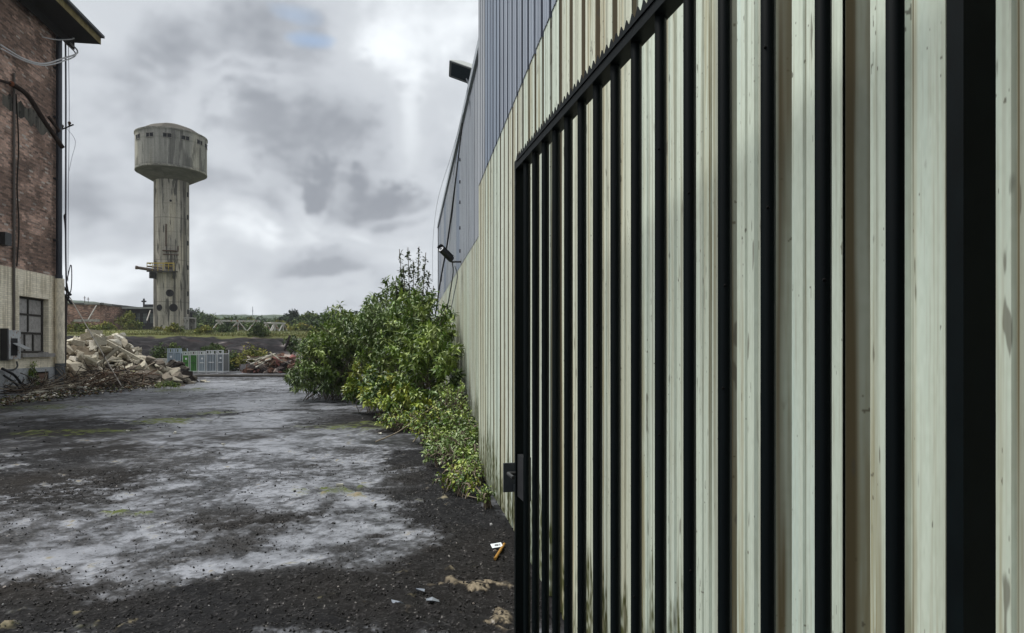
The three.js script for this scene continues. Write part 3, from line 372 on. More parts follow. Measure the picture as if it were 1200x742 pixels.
  const ia = P(86, 146, 22.4).sub(arm.position); part('arm', rod(V3(0, 0, 0), ia, 0.03), blackMat, arm); for (const t of [0.22, 0.72]) part('insulator', new THREE.LatheGeometry([[0.0, 0], [0.05, 0.02], [0.035, 0.06], [0.07, 0.1], [0.05, 0.16], [0, 0.18]].map((v) => new THREE.Vector2(...v)), 8).translate(ia.x * t, ia.y * t + 0.02, ia.z * t), rust, arm);
  const br = thing('bent_bracket', 'black bent pipe brackets jutting from the corner downpipe', 'bracket', P(71, 333, 22.3).toArray());
  part('arm', [rod(V3(0, 0, 0), P(83, 346, 22.6).sub(br.position), 0.05), rod(V3(0, -0.28, 0), P(84, 356, 22.6).sub(br.position), 0.05), rod(P(78, 332, 22.4).sub(br.position), P(81, 350, 22.5).sub(br.position), 0.03)], blackMat, br);
}
solo('pole', rod(P(82, 349, 22.4), P(142, 452, 21.5), 0.022, 0.02), mat([0.4, 0.37, 0.33], 0.7), 'long pale pole leaning from the downpipe across the rubble', 'pole');
console.log('building done');
//__MORE__
// ---------------------------------------------------------------- far ground: embankment, plateau, hills
const crestD = (x) => 79.5 + 3 * fbm(x * 0.03, 4, 3) + 0.7 * fbm(x * 0.3, 9, 3), plateau = (x, d) => mix(3.2, 4.6, sst(79, 114, d)) - sst(-24, 6, x) * 0.6;
function bankH(x, d) {
  const c = crestD(x), toe = c - 16; if (d < toe) return -0.1;
  if (d < c) { const t = (d - toe) / (c - toe); return -0.1 + (plateau(x, c) + 0.1) * Math.pow(t, 0.8) + (0.9 * fbm(x * 0.25, d * 0.25, 4) + 0.35 * fbm(x * 1.1, d * 1.1, 3)) * Math.sin(t * Math.PI); }
  return plateau(x, d) + 0.12 * fbm(x * 0.2, d * 0.2, 3);
}
function terrain(name, x0, x1, d0, d1, sx, sd, hf, cf, rough = 0.95) {
  const nx = Math.round((x1 - x0) / sx), nd = Math.round((d1 - d0) / sd), pos = [], col = [], idx = [];
  for (let j = 0; j <= nd; j++) for (let i = 0; i <= nx; i++) { const x = x0 + (x1 - x0) * i / nx, d = d0 + (d1 - d0) * j / nd; pos.push(x, hf(x, d), -d); col.push(...cf(x, d)); }
  for (let j = 0; j < nd; j++) for (let i = 0; i < nx; i++) { const a = j * (nx + 1) + i, b = a + 1, c = a + nx + 1; idx.push(a, b, c, b, c + 1, c); }
  const g = new THREE.BufferGeometry(); g.setAttribute('position', new THREE.Float32BufferAttribute(pos, 3)); g.setAttribute('color', new THREE.Float32BufferAttribute(col, 3)); g.setIndex(idx); g.computeVertexNormals();
  return structure(name, g, mat(0xffffff, rough, { vertexColors: true }));
}
terrain('embankment', -100, 30, 57, 83.2, 0.3, 0.3, bankH, (x, d) => {
  const n = fbm(x * 0.8, d * 0.8, 4), f = vn(x * 2.1, d * 3.3), rub = sst(0.1, 0.35, fbm(x * 0.35 + 50, d * 0.5, 4) - 0.45 + sst(-24, -14, x) * 0.5), grass = sst(-0.6, 0.3, d - crestD(x) + 1.2 + n * 2);
  let c = [0.007 + 0.009 * n + 0.011 * f, 0.006 + 0.008 * n + 0.0095 * f, 0.007 + 0.008 * n + 0.01 * f]; const rus = sst(0.25, 0.5, fbm(x * 0.5 + 9, d * 0.9, 4)) * 0.5;
  c = [mix(c[0], 0.035, rus), mix(c[1], 0.02, rus), mix(c[2], 0.018, rus)]; c = c.map((v, i) => mix(v, [0.15, 0.13, 0.125][i], rub * clamp(0.5 + f))); return c.map((v, i) => clamp(mix(v, [0.08, 0.085, 0.026][i], grass), 0.002));
});
terrain('plateau', -480, 260, 82.9, 520, 4, 4, (x, d) => plateau(x, d) - 0.02, (x, d) => { const n = fbm(x * 0.1, d * 0.1, 3); return [0.09 + 0.05 * n, 0.1 + 0.04 * n, 0.032]; });
const hillH = (x, d) => { const a = Math.exp(-Math.pow((x + 470) / 190, 2)) * 22 + Math.exp(-Math.pow((x + 120) / 240, 2)) * 7; return 4 + (29 + a + 9 * fbm(x * 0.006, 3, 3)) * sst(510, 800, d) + 3.5 * fbm(x * 0.05, d * 0.05, 4) + 2.2 * fbm(x * 0.2, d * 0.2, 2); };
terrain('hill', -1300, 500, 515, 1150, 8, 9, hillH, (x, d) => { const n = fbm(x * 0.02, d * 0.02, 3), m = sst(0.12, 0.25, n); return [mix(0.035, 0.12, m), mix(0.055, 0.14, m), mix(0.025, 0.055, m)]; });

// ---------------------------------------------------------------- foliage
// a leaf: two folded triangles either side of its midrib
function leafBuf() { const pos = [], nor = [], col = []; return {
  add(p, dir, up, len, wid, c, bend = 0.25) {
    const sd = V3().crossVectors(dir, up).normalize(), n = V3().crossVectors(sd, dir).normalize(), a = p, tip = p.clone().addScaledVector(dir, len).addScaledVector(n, -bend * len), m = p.clone().addScaledVector(dir, len * 0.48).addScaledVector(n, -bend * len * 0.25), l = m.clone().addScaledVector(sd, wid).addScaledVector(n, wid * 0.45), r = m.clone().addScaledVector(sd, -wid).addScaledVector(n, wid * 0.45);
    for (const t of [[a, m, l], [m, tip, l], [a, r, m], [m, r, tip]]) for (const v of t) { pos.push(v.x, v.y, v.z); col.push(c[0], c[1], c[2]); }
  },
  geo() { const g = new THREE.BufferGeometry(); g.setAttribute('position', new THREE.Float32BufferAttribute(pos, 3)); g.setAttribute('color', new THREE.Float32BufferAttribute(col, 3)); g.computeVertexNormals(); return g; }, get n() { return pos.length / 36; } }; }
const leafMat = new THREE.MeshPhysicalMaterial({ vertexColors: true, roughness: 0.5, side: THREE.DoubleSide, transmission: 0.15, thickness: 0 });
const farLeafMat = mat(0xffffff, 0.8, { vertexColors: true, side: THREE.DoubleSide });
const barkMat = grain([0.1, 0.085, 0.065], 0.95, 1), twigMat = mat([0.16, 0.13, 0.1], 0.9);
const rv = (r) => { const z = r() * 2 - 1, a = r() * 6.283, q = Math.sqrt(1 - z * z); return V3(q * Math.cos(a), z, q * Math.sin(a)); };
const pick = (r, list) => { const c = list[Math.floor(r() * list.length)], k = 0.75 + 0.5 * r(); return [c[0] * k, c[1] * k, c[2] * k]; };
// stems from the ground arching to points on a rounded outline, leaves in pairs along them
function shrub(name, label, blobs, o) {
  const r = rng(o.seed), L = leafBuf(), stems = [], c0 = blobs[0], t = thing(name, label, o.category ?? 'shrub', [c0[0], 0, -c0[1]], 0, o.group), org = V3(c0[0], 0, -c0[1]);
  for (const [x, d, y, rx, ry, rd, n, cols] of blobs) {
    for (let k = 0; k < n; k++) {
      const u = rv(r); if (u.y < -0.35) u.y = -u.y * 0.5; const q = 0.72 + 0.36 * r() * r() + (r() < 0.08 ? 0.14 : 0);
      const tip = V3(x + u.x * rx * q, Math.max(0.12, y + u.y * ry * q), -d + u.z * rd * q); if (o.maxX) { const m = o.maxX(-tip.z); if (tip.x > m) tip.x = m - r() * 0.15; }
      const base = V3(x + (r() - .5) * rx * 0.9, 0, -d + (r() - .5) * rd * 0.9), mid = base.clone().lerp(tip, 0.55).add(V3(0, Math.max(0.2, tip.y * 0.35), 0)); if (o.maxX) mid.x = Math.min(mid.x, o.maxX(-mid.z));
      const cur = new THREE.QuadraticBezierCurve3(base, mid, tip); if (r() < o.stemShare) stems.push(new THREE.TubeGeometry(cur, 6, 0.006 + 0.008 * r(), 3).translate(-org.x, 0, -org.z));
      const nl = o.leaves; const tint = pick(r, cols ?? o.cols);
      for (let i = 0; i < nl; i++) {
        const s = 0.42 + 0.58 * Math.sqrt((i + r()) / nl), p = cur.getPoint(s), tg = cur.getTangent(s), side = rv(r); side.addScaledVector(tg, 0.5).add(V3(0, -0.15, 0)).normalize(); const kk = 0.8 + 0.4 * r();
        p.addScaledVector(rv(r), 0.05); if (o.maxX) p.x = Math.min(p.x, o.maxX(-p.z) + 0.05);
        const c = r() < 0.25 ? pick(r, cols ?? o.cols) : tint.map((v) => v * kk);
        L.add(p.sub(org), side, V3(r() - .5, 1, r() - .5).normalize(), o.len * (0.6 + 0.7 * r()), o.wid * (0.7 + 0.6 * r()), c, 0.1 + 0.35 * r());
      }
    }
  }
  part('foliage', L.geo(), leafMat, t); if (stems.length) part('stem', stems, o.stemMat ?? twigMat, t); return t;
}
function tree(name, label, at, h, w, o) {   // trunk with limbs and a crown of leaf clumps
  const r = rng(o.seed), t = thing(name, label, 'tree', [at.x, at.y, at.z], 0, o.group), L = leafBuf(), limbs = [rod(V3(0, -0.3, 0), V3((r() - .5) * 0.3, h * 0.55, (r() - .5) * 0.3), w * 0.045 + 0.06, w * 0.02 + 0.02, 7)];
  const cl = o.clumps ?? 26, lo = o.low ?? 0.12;
  for (let k = 0; k < cl; k++) {
    const u = rv(r), q = Math.pow(r(), 0.45), yy = lo + (1 - lo) * (0.5 + 0.5 * u.y * q), prof = Math.sin(Math.PI * Math.pow(clamp((yy - lo) / (1 - lo), 0.04, 0.97), o.peak ?? 0.8)) * 0.8 + 0.25, c = V3(u.x * q * w * prof, yy * h, u.z * q * w * prof);
    if (k % 3 === 0) limbs.push(rod(V3(0, Math.min(h * 0.5, c.y * 0.55), 0), c, 0.03 + w * 0.01, 0.012, 4));
    const cr = (0.16 + 0.16 * r()) * w * (o.clump ?? 1) + 0.15, tint = pick(r, o.cols), nl = o.leaves ?? 60;
    for (let i = 0; i < nl; i++) { const v = rv(r), p = c.clone().addScaledVector(v, cr * (0.45 + 0.65 * r())).setY(c.y + v.y * cr * 0.75); const kk = 0.75 + 0.5 * r(); L.add(p, rv(r), V3(r() - .5, 1, r() - .5).normalize(), o.len * (0.6 + 0.8 * r()), o.len * 0.33 * (0.7 + 0.6 * r()), tint.map((q2) => q2 * kk), 0.2); }
  }
  part('trunk', limbs, barkMat, t); part('crown', L.geo(), farLeafMat, t); return t;
}
const GREENS = { mid: [[0.06, 0.095, 0.024], [0.045, 0.075, 0.02], [0.09, 0.12, 0.03]], dark: [[0.03, 0.055, 0.02], [0.04, 0.065, 0.022], [0.022, 0.04, 0.016]], yellow: [[0.17, 0.18, 0.035], [0.22, 0.2, 0.045], [0.12, 0.15, 0.03]], fresh: [[0.065, 0.1, 0.028], [0.085, 0.12, 0.034], [0.045, 0.075, 0.022]] };

// ---------------------------------------------------------------- water tower
{
  const c = P(201, 410, 90), base = 4.6, t = thing('water_tower', 'concrete water tower with round overhanging tank, stained and streaked', 'water tower', [c.x, base, c.z]);
  const towerTex = (seed, sz, hz, bl = 0.85) => tex(1024, 1024, (i, j) => {
    const a = i / 1024 * 2 * Math.PI, x = Math.cos(a) * sz, z = Math.sin(a) * sz, y = hz * j / 1024, ring = (y / 1.25) % 1, n = fbm(x * 0.5 + z * 1.3 + seed, y * 0.5, 5), st = fbm(x * 1.1 + seed, z * 1.1 + y * 0.07, 4) + 0.5 * fbm(x * 5 + seed, z * 5 + y * 0.16, 3), f = vn(i / 2.5, j / 2.5), blot = sst(0.2, 0.38, fbm(a * 7 + seed, y * 0.6, 5));
    const fine = fbm(x * 9 + seed, z * 9 + y * 0.5, 3), patch = sst(0.02, 0.3, fbm(a * 3 + seed * 2, y * 0.3, 4)), joint = (y / 3.75 % 1) < 0.02 ? 0.75 : 1;
    let v = 0.31 + 0.15 * n + 0.12 * fine + 0.05 * f; v *= (ring < 0.06 ? 0.86 : 1) * joint; v = mix(v, v * 1.35, patch * 0.5); const k = sst(0.05, 0.55, st); v = mix(v, 0.06, k * (bl > 0.6 ? 0.75 : 0.35)); v = mix(v, 0.045, blot * bl); const w = 0.5 + 0.5 * patch; return [v * 1.0, v * mix(0.95, 0.91, w), v * mix(0.86, 0.74, w)];
  });
  const shaftMat = mat(0xffffff, 0.9, { map: towerTex(3, 2.5, 26) }), tankMat = mat(0xffffff, 0.9, { map: towerTex(47, 5.1, 10, 0.55) }); tankMat.color.setRGB(0.8, 0.84, 0.88);
  const lathe = (pts, n = 72) => new THREE.LatheGeometry(pts.map((p) => new THREE.Vector2(...p)), n);
  part('shaft', lathe([[2.75, -0.6], [2.68, 1], [2.63, 24.6]]), shaftMat, t);
  const tank = part('tank', lathe([[5.3, 25.95], [5.38, 25.97], [5.38, 26.25], [5.34, 26.3], [5.34, 31.75], [5.46, 31.8], [5.46, 32.05]]), tankMat, t);
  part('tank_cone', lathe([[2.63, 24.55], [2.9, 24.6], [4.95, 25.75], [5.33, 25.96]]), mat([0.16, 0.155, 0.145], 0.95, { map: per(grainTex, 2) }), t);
  part('roof', lathe([[5.44, 32.03], [4.8, 32.35], [3.6, 33.1], [1.9, 33.75], [0.02, 34.0]]), mat([0.22, 0.21, 0.185], 0.95, { map: per(concTex, 6) }), tank);
  const toCam = Math.atan2(-c.x, -c.z);   // the tower's side that faces the yard
  const onRing = (g, rad, ang, y) => { const m = new THREE.Matrix4().makeRotationY(toCam + ang).multiply(new THREE.Matrix4().makeTranslation(0, y, rad)); return g.applyMatrix4(m); };
  for (const a of [-1.12, -0.62, -0.12, 0.38, 0.88, 1.3]) { const w = part('window', onRing(bx(1.15, 0.62, 0.1), 5.33, a, 30.75), mat([0.012, 0.012, 0.013], 0.9), tank); part('frame', [onRing(bx(1.3, 0.09, 0.14), 5.35, a, 31.1), onRing(bx(1.3, 0.09, 0.14), 5.35, a, 30.39), onRing(bx(0.08, 0.6, 0.12), 5.35, a, 30.75)], mat([0.22, 0.21, 0.19], 0.9), w); }
  for (const y of [22.5, 18.8, 14.5, 10.5, 6.2, 3.2]) part('slot', onRing(bx(0.5, 0.75, 0.1), 2.63, 1.12, y), mat([0.012, 0.012, 0.013], 0.9), t);
  for (const [a, y, r2] of [[-0.1, 6.1, 0.5], [0.1, 3.75, 0.55], [-0.72, 3.75, 0.45], [-0.05, 21, 0.1]]) part('porthole', [onRing(new THREE.CylinderGeometry(r2, r2, 0.12, 18).rotateX(Math.PI / 2), 2.64, a, y), onRing(new THREE.TorusGeometry(r2, 0.08, 6, 18), 2.68, a, y)], mat([0.014, 0.012, 0.012], 0.9), t);
  part('wall_pipe', [onRing(bx(0.16, 3.6, 0.16), 2.71, -0.3, 15.4), onRing(bx(2.1, 0.14, 0.5), 2.73, -0.1, 12.9), onRing(bx(2.3, 0.12, 0.16), 2.69, -0.05, 12.3), onRing(bx(0.12, 0.9, 0.12), 2.73, 0.35, 13.3)], rust, t);
  // platform with yellow railing and pipes
  const pf = part('platform', [onRing(bx(4.3, 0.12, 1.5), 3.15, -0.42, 9.5), onRing(bx(4.3, 0.14, 0.1), 3.9, -0.42, 9.4), onRing(bx(0.1, 1.2, 1.4), 3.1, -1.0, 9.0), onRing(bx(0.1, 1.2, 1.4), 3.1, 0.1, 9.0)], mat([0.05, 0.045, 0.04], 0.8), t);
  const yel = mat([0.42, 0.3, 0.03], 0.6); const rail = []; for (const y of [10.75, 10.3]) rail.push(onRing(bx(4.3, y > 10.5 ? 0.16 : 0.07, 0.07), 3.88, -0.42, y)); for (let i = 0; i < 6; i++) rail.push(onRing(bx(0.07, 1.25, 0.07).translate(-2.1 + i * 0.84, 0, 0), 3.88, -0.42, 10.12)); rail.push(onRing(bx(0.08, 0.14, 1.3).translate(-2.12, 0, 0), 3.2, -0.42, 10.75)); part('railing', rail, yel, pf);
  part('cabinet', onRing(bx(0.9, 1.0, 0.7), 2.9, -0.15, 10.5), mat([0.06, 0.045, 0.03], 0.8), t);
  const pa = V3(Math.sin(toCam - 0.5) * 2.9, 9.55, Math.cos(toCam - 0.5) * 2.9), pb = pa.clone().add(V3(Math.cos(toCam), 0, -Math.sin(toCam)).multiplyScalar(-3.7)).add(V3(0, 0.35, 0)).add(V3(Math.sin(toCam), 0, Math.cos(toCam)).multiplyScalar(0.8));
  part('outlet_pipe', [rod(pa, pb, 0.24, 0.24, 10), rod(pb, pb.clone().lerp(pa, 0.08), 0.3, 0.3, 10), rod(pa.clone().add(V3(0, 0.5, 0)), pb.clone().lerp(pa, 0.45).add(V3(0, 0.45, 0)), 0.12)], mat([0.11, 0.085, 0.075], 0.8), t);
  part('porch', [onRing(bx(0.16, 2.4, 1.3), 3.0, 0.75, 0.9), onRing(bx(0.16, 2.4, 1.3).translate(1.5, 0, 0), 3.0, 0.75, 0.9), onRing(bx(1.75, 0.2, 1.5), 3.0, 1.05, 2.15)], concMat, t);
}

// ---------------------------------------------------------------- low works buildings on the plateau
{
  const wb = mat([0.2, 0.14, 0.125], 0.95, { map: per(brickTex, 8) }); wb.color.setRGB(1, 0.9, 0.92); const glass = mat([0.04, 0.05, 0.055], 0.3), roofM = mat([0.12, 0.12, 0.12], 0.9);
  const lowBuilding = (label, pa, pb, Za, Zb, ytA, ytB, nwin, wm, hasBand) => {
    const A = P(pa, HOR, Za).setY(0), B = P(pb, HOR, Zb).setY(0), len = A.distanceTo(B), dir = B.clone().sub(A).normalize(), y0 = 4.2, h = (P(pa, ytA, Za).y + P(pb, ytB, Zb).y) / 2 - y0;
    const t = thing('workshop', label, 'building', [A.x, y0, A.z], Math.atan2(-dir.z, dir.x)), dp = 12;
    const sill = h * 0.45, head = h * 0.83; part('wall', [bx(len, sill, 0.4, len / 2, sill / 2, -0.2), bx(len, h - head, 0.4, len / 2, (h + head) / 2, -0.2), bx(len, h - 0.05, 0.3, len / 2, h / 2, -dp), bx(0.3, h - 0.05, dp - 0.6, 0.15, h / 2, -dp / 2), bx(0.3, h - 0.05, dp - 0.6, len - 0.15, h / 2, -dp / 2)], wm, t);
    part('roof', [bx(len + 0.8, 0.28, dp + 1.2, len / 2, h + 0.14, -dp / 2 + 0.1)], roofM, t); part('fascia', bx(len + 0.82, 0.3, 0.06, len / 2, h + 0.12, 0.73), mat([0.3, 0.31, 0.3], 0.8), t);
    const ww = len / nwin; for (let i = 0; i < nwin; i++) { const x = (i + .5) * ww; part('pier', bx(0.35, head - sill, 0.36, i * ww + 0.18, (head + sill) / 2, -0.2), wm, t); const w = part('window', bx(ww - 0.36, head - sill, 0.05, x + 0.175, (head + sill) / 2, -0.28), glass, t); const fr = []; for (let k = 1; k < 4; k++) fr.push(bx(0.06, head - sill, 0.05, i * ww + 0.35 + (ww - 0.36) * k / 4, (head + sill) / 2, -0.24)); fr.push(bx(ww - 0.36, 0.06, 0.045, x + 0.175, (head + sill) / 2 + 0.1, -0.22)); part('frame', fr, mat([0.22, 0.24, 0.24], 0.7), w); }
    return t;
  };
  const wA = lowBuilding('low brick workshop with long window band and flat roof behind the rubble', 66, 117, 92, 92, 357, 357, 4, wb);
  lowBuilding('brick workshop wing with pale window band angled off the long block', 117.5, 146, 92, 100, 357, 361.5, 4, wb);
  const wC = lowBuilding('soot-black workshop with flat roof standing against the water tower', 148, 188, 97, 97, 362, 362, 5, mat([0.03, 0.028, 0.032], 0.95));
  { const st = P(165, 360, 98).sub(wC.position); const inv = new THREE.Euler(0, -wC.rotation.y, 0); st.applyEuler(inv); part('vent_stack', [rod(st.clone().add(V3(0, -0.5, -1)), st.clone().add(V3(0, 1.6, -1)), 0.16), bx(0.7, 0.25, 0.4, st.x, st.y + 1.1, st.z - 1)], blackMat, wC); part('duct', bx(5, 0.5, 0.5, st.x + 2.6, st.y + 0.3, st.z - 1), blackMat, wC); }
  const mast = thing('roof_mast', 'pair of thin poles with crossarms above the brick workshop roof', 'mast', P(101, 356, 93).toArray()); part('pole', [rod(V3(-0.25, 0, 0), V3(-0.25, 1.3, 0), 0.05), rod(V3(0.3, 0, 0), V3(0.3, 1.1, 0), 0.05)], rust, mast); part('crossarm', [rod(V3(-0.45, 1.0, 0), V3(-0.05, 1.0, 0), 0.04), rod(V3(0.1, 0.8, 0), V3(0.5, 0.8, 0), 0.04)], rust, mast);
  for (const [a, b, l] of [[[113, 358], [103, 375], 'pale strut leaning on the front of the brick workshop'], [[176, 364], [172, 376], 'thin pale strut leaning on the soot-black workshop']]) solo('strut', rod(P(...a, 90.5), P(...b, 89), 0.1), mat([0.4, 0.38, 0.35], 0.8), l, 'strut');
  solo('beam', (() => { const a = P(87, 375, 84), b = P(116, 376.5, 84), m = a.clone().lerp(b, .5); return bx(a.distanceTo(b), 0.35, 0.4, m.x, m.y, m.z, -YAW); })(), concMat, 'pale concrete beam lying in the grass before the brick workshop', 'beam');
  // far off: hilltop hall and mast
  const hb = P(297, 372, 760); const hh = thing('hilltop_hall', 'long pale hall on the far hilltop below the mast', 'building', [hb.x, hb.y - 6, hb.z], -0.1); part('wall', bx(24, 4, 12, 0, 3, 0), mat([0.5, 0.5, 0.48], 0.8), hh); part('roof', new THREE.CylinderGeometry(14, 14, 48, 20, 1, false, -1.0, 2.0).rotateZ(Math.PI / 2).rotateX(-Math.PI / 2).scale(0.55, 0.2, 0.55).translate(0, 4.2, 0), mat([0.3, 0.32, 0.33], 0.7), hh);
  const mp = P(296, 371, 770); const ms = thing('radio_mast', 'thin grey radio mast rising from the far hilltop', 'mast', [mp.x, mp.y - 4, mp.z]); part('pole', rod(V3(0, 0, 0), V3(0, 18, 0), 0.7, 0.45), mat([0.4, 0.42, 0.45], 0.7), ms); part('drum', new THREE.CylinderGeometry(0.9, 0.9, 3, 8).translate(0, 12, 0), mat([0.4, 0.42, 0.45], 0.7), ms);
}
// ---------------------------------------------------------------- steel lattice girders
{
  const pale2 = worn([0.55, 0.54, 0.5], 0.6, 0.3), A = P(247, 390, 78), B = P(310, 390.5, 80);
  const girder = (label, A, B, h, n, r) => { const t = thing('lattice_girder', label, 'girder', [A.x, A.y, A.z], Math.atan2(-(B.z - A.z), B.x - A.x), 'steel girders beyond the embankment'), L = Math.hypot(B.x - A.x, B.z - A.z), w = L / n;
    for (const z of [0, -1.4]) { part('chord', bx(L - w, 0.22, 0.2, L / 2, h, z), pale2, t); part('chord', bx(L, 0.22, 0.2, L / 2, 0.11, z), pale2, t); for (let i = 0; i < n; i++) { const x0 = i * w, up = i % 2 === 0; part('brace', rod(V3(x0, up ? 0.2 : h, z), V3(x0 + w, up ? h : 0.2, z), 0.1, 0.1, 5), pale2, t); if (up) part('post', rod(V3(x0 + w, 0.2, z), V3(x0 + w, h, z), 0.08, 0.08, 5), pale2, t); } }
    for (let i = 1; i < n; i += 2) part('cross_tie', rod(V3(i * w, h, 0), V3(i * w, h, -1.4), 0.08, 0.08, 5), pale2, t); return t; };
  girder('pale steel lattice girder lying on the grass behind the bank', A, B, 1.75, 6);
  girder('shorter lattice girder half hidden behind the round bush on the bank', P(316, 390.5, 80), P(337, 390.5, 83), 1.55, 4);
}
// ---------------------------------------------------------------- trees and bushes at the back
{
  const T = (px, py, Z, w, name, label, cols, seed, o = {}) => { const top = P(px, py, Z), gy = plateau(top.x, -top.z) - 0.1; return tree(name, label, V3(top.x, gy, top.z), top.y - gy, w * 1.25, { cols, seed, len: 0.7, clumps: 40, leaves: 50, group: 'trees beyond the embankment', ...o }); };
  T(229, 364, 150, 4.6, 'broadleaf_tree', 'tall rounded green tree right behind the water tower', GREENS.fresh, 1, { clumps: 60 }); T(243, 372, 140, 4, 'broadleaf_tree', 'round green tree between the tower and the girder', GREENS.mid, 2); T(257, 375, 150, 3.6, 'broadleaf_tree', 'pale green low tree at the end of the girder', GREENS.mid, 3); T(222, 376, 120, 2.6, 'broadleaf_tree', 'small green tree tucked against the tower base', GREENS.mid, 4);
  T(272, 371, 190, 5, 'broadleaf_tree', 'distant green tree above the girder braces', GREENS.fresh, 5); T(287, 372, 200, 5.4, 'broadleaf_tree', 'distant tree with flat crown above the girder middle', GREENS.fresh, 6); T(303, 372, 180, 5, 'broadleaf_tree', 'distant tree right below the hilltop mast', GREENS.dark, 7); T(320, 374, 170, 4.4, 'broadleaf_tree', 'distant tree behind the shorter girder', GREENS.fresh, 8); T(345, 367, 125, 2.6, 'slender_tree', 'slender upright dark tree right of the shorter girder', GREENS.dark, 9, { clumps: 40, peak: 0.6 }); T(335, 371, 130, 2.2, 'slender_tree', 'thin dark tree beside the end of the shorter girder', GREENS.dark, 10); T(361, 370, 118, 2.6, 'slender_tree', 'dark tree above the pale rocks of the bank', GREENS.mid, 11); T(377, 367, 112, 3, 'broadleaf_tree', 'green tree rising over the left end of the big shrub', GREENS.mid, 12); T(396, 369, 120, 4, 'broadleaf_tree', 'rounded tree mostly hidden behind the big shrub', GREENS.fresh, 13); T(420, 368, 120, 4, 'broadleaf_tree', 'tree peeping over the middle of the big shrub', GREENS.mid, 14);
  T(150, 366, 86, 1.3, 'birch_sapling', 'light yellow green sapling before the soot-black workshop', GREENS.yellow, 15, { len: 0.32, clumps: 26, leaves: 40 }); T(157, 375, 84, 1.0, 'birch_sapling', 'small pale sapling at the foot of the workshop wing', GREENS.yellow, 16, { len: 0.3, clumps: 16 }); T(352, 384, 100, 1.8, 'broadleaf_tree', 'yellow green bushy tree on the bank edge', GREENS.yellow, 17, { low: 0 });
  const rw = rng(555); for (let k = 0; k < 22; k++) { const px = 226 + k * 9 + rw() * 6; T(px, 374 + rw() * 8, 96 + rw() * 50, 2.2 + rw() * 1.6, 'woodland_tree', 'small leafy tree in the green belt behind the girders', [GREENS.mid, GREENS.fresh, GREENS.mid, GREENS.yellow][k % 4], 600 + k, { low: 0.02, clumps: 30, leaves: 36 }); }
  const B = (px, pyTop, pyBase, Z, w, label, cols, seed, o = {}) => { const b = P(px, pyBase, Z), top = P(px, pyTop, Z).y; return tree('bush', label, b, top - b.y, w, { cols, seed, len: 0.3, clumps: 24, leaves: 45, low: 0.0, peak: 0.7, group: 'wild bushes', ...o }).userData.category = 'bush'; };
  B(303, 379, 402, 61, 1.3, 'round green bush growing on the bank before the girders', GREENS.mid, 21, { clumps: 40, len: 0.22 }); B(205, 381, 391, 72, 1.0, 'pale yellow bush at the foot of the water tower', GREENS.yellow, 22); B(242, 384, 391, 70, 1.2, 'low pale bush right of the tower porch', GREENS.yellow, 23); B(262, 383, 391, 74, 1.5, 'low green bush at the foot of the lattice girder', GREENS.mid, 24); B(124, 378, 389, 80, 1.2, 'grassy yellow bush before the brick workshop', GREENS.yellow, 25); B(95, 380, 391, 72, 1.8, 'broad grassy bush behind the rubble heap', GREENS.yellow, 26); B(185, 384, 390, 78, 0.7, 'tiny pale bush left of the tower foot', GREENS.yellow, 27);
  B(292, 407, 437, 40, 1.35, 'yellow flowering bush right of the grey cages', GREENS.yellow, 28, { clumps: 34, len: 0.16, leaves: 60 }); B(273, 414, 438, 40, 0.8, 'dull green weedy bush next to the grey cages', GREENS.mid, 29, { len: 0.16 }); B(314, 412, 434, 41, 0.75, 'yellow bush at the edge of the scrap heap', GREENS.yellow, 30, { len: 0.16 }); B(207, 401, 424, 47, 0.6, 'leafy bush behind the blue grey cages', GREENS.mid, 31, { len: 0.2 }); B(190, 405, 424, 48, 1.0, 'weedy olive bush at the toe of the bank', GREENS.mid, 32, { len: 0.2 }); B(250, 402, 420, 48, 0.9, 'leafy bush behind the white cage', GREENS.mid, 33, { len: 0.2 }); B(341, 393, 412, 52, 0.9, 'straggly bush on the pale rocks of the bank', GREENS.mid, 34, { len: 0.25, clumps: 14, leaves: 25 }); B(355, 396, 414, 52, 0.7, 'straggly weed clump beside the dark stake', GREENS.mid, 35, { len: 0.25, clumps: 12, leaves: 25 });
  for (const [a, b, l] of [[[333, 411], [340, 393], 'dark wooden stake leaning on the bank'], [[350, 408], [348, 396], 'short dark stake standing on the bank']]) solo('stake', rod(P(...a, 51), P(...b, 51), 0.11, 0.09), mat([0.025, 0.02, 0.02], 0.9), l, 'stake');
}
// grass fringe on the plateau
{
  const r = rng(61), pos = [], col = []; for (let i = 0; i < 30000; i++) { const x = -85 + r() * 95, c = crestD(x), d = c - 0.6 + Math.pow(r(), 1.6) * 34, y = bankH(x, Math.min(d, 82.6)) - 0.05 + (d > 82.6 ? plateau(x, d) - plateau(x, 82.6) : 0), h = 0.1 + 0.28 * r() * r() + 0.2 * Math.max(0, fbm(x * 0.3, d * 0.3, 2)), w = 0.05, a = r() * 6.28, k = 0.7 + 0.6 * r(), g = r() < 0.55 ? [0.17, 0.155, 0.055] : [0.08, 0.105, 0.025]; const dx = Math.cos(a) * w, dz = Math.sin(a) * w, lx = (r() - .5) * h * 0.8, lz = (r() - .5) * h * 0.8; pos.push(x - dx, y, -d - dz, x + dx, y, -d + dz, x + lx, y + h, -d + lz); for (let q = 0; q < 3; q++) col.push(g[0] * k, g[1] * k, g[2] * k); }
  const g = new THREE.BufferGeometry(); g.setAttribute('position', new THREE.Float32BufferAttribute(pos, 3)); g.setAttribute('color', new THREE.Float32BufferAttribute(col, 3)); g.computeVertexNormals(); stuff('grass', g, farLeafMat, 'dry yellowish grass along the top of the embankment', 'grass');
}
console.log('back done');

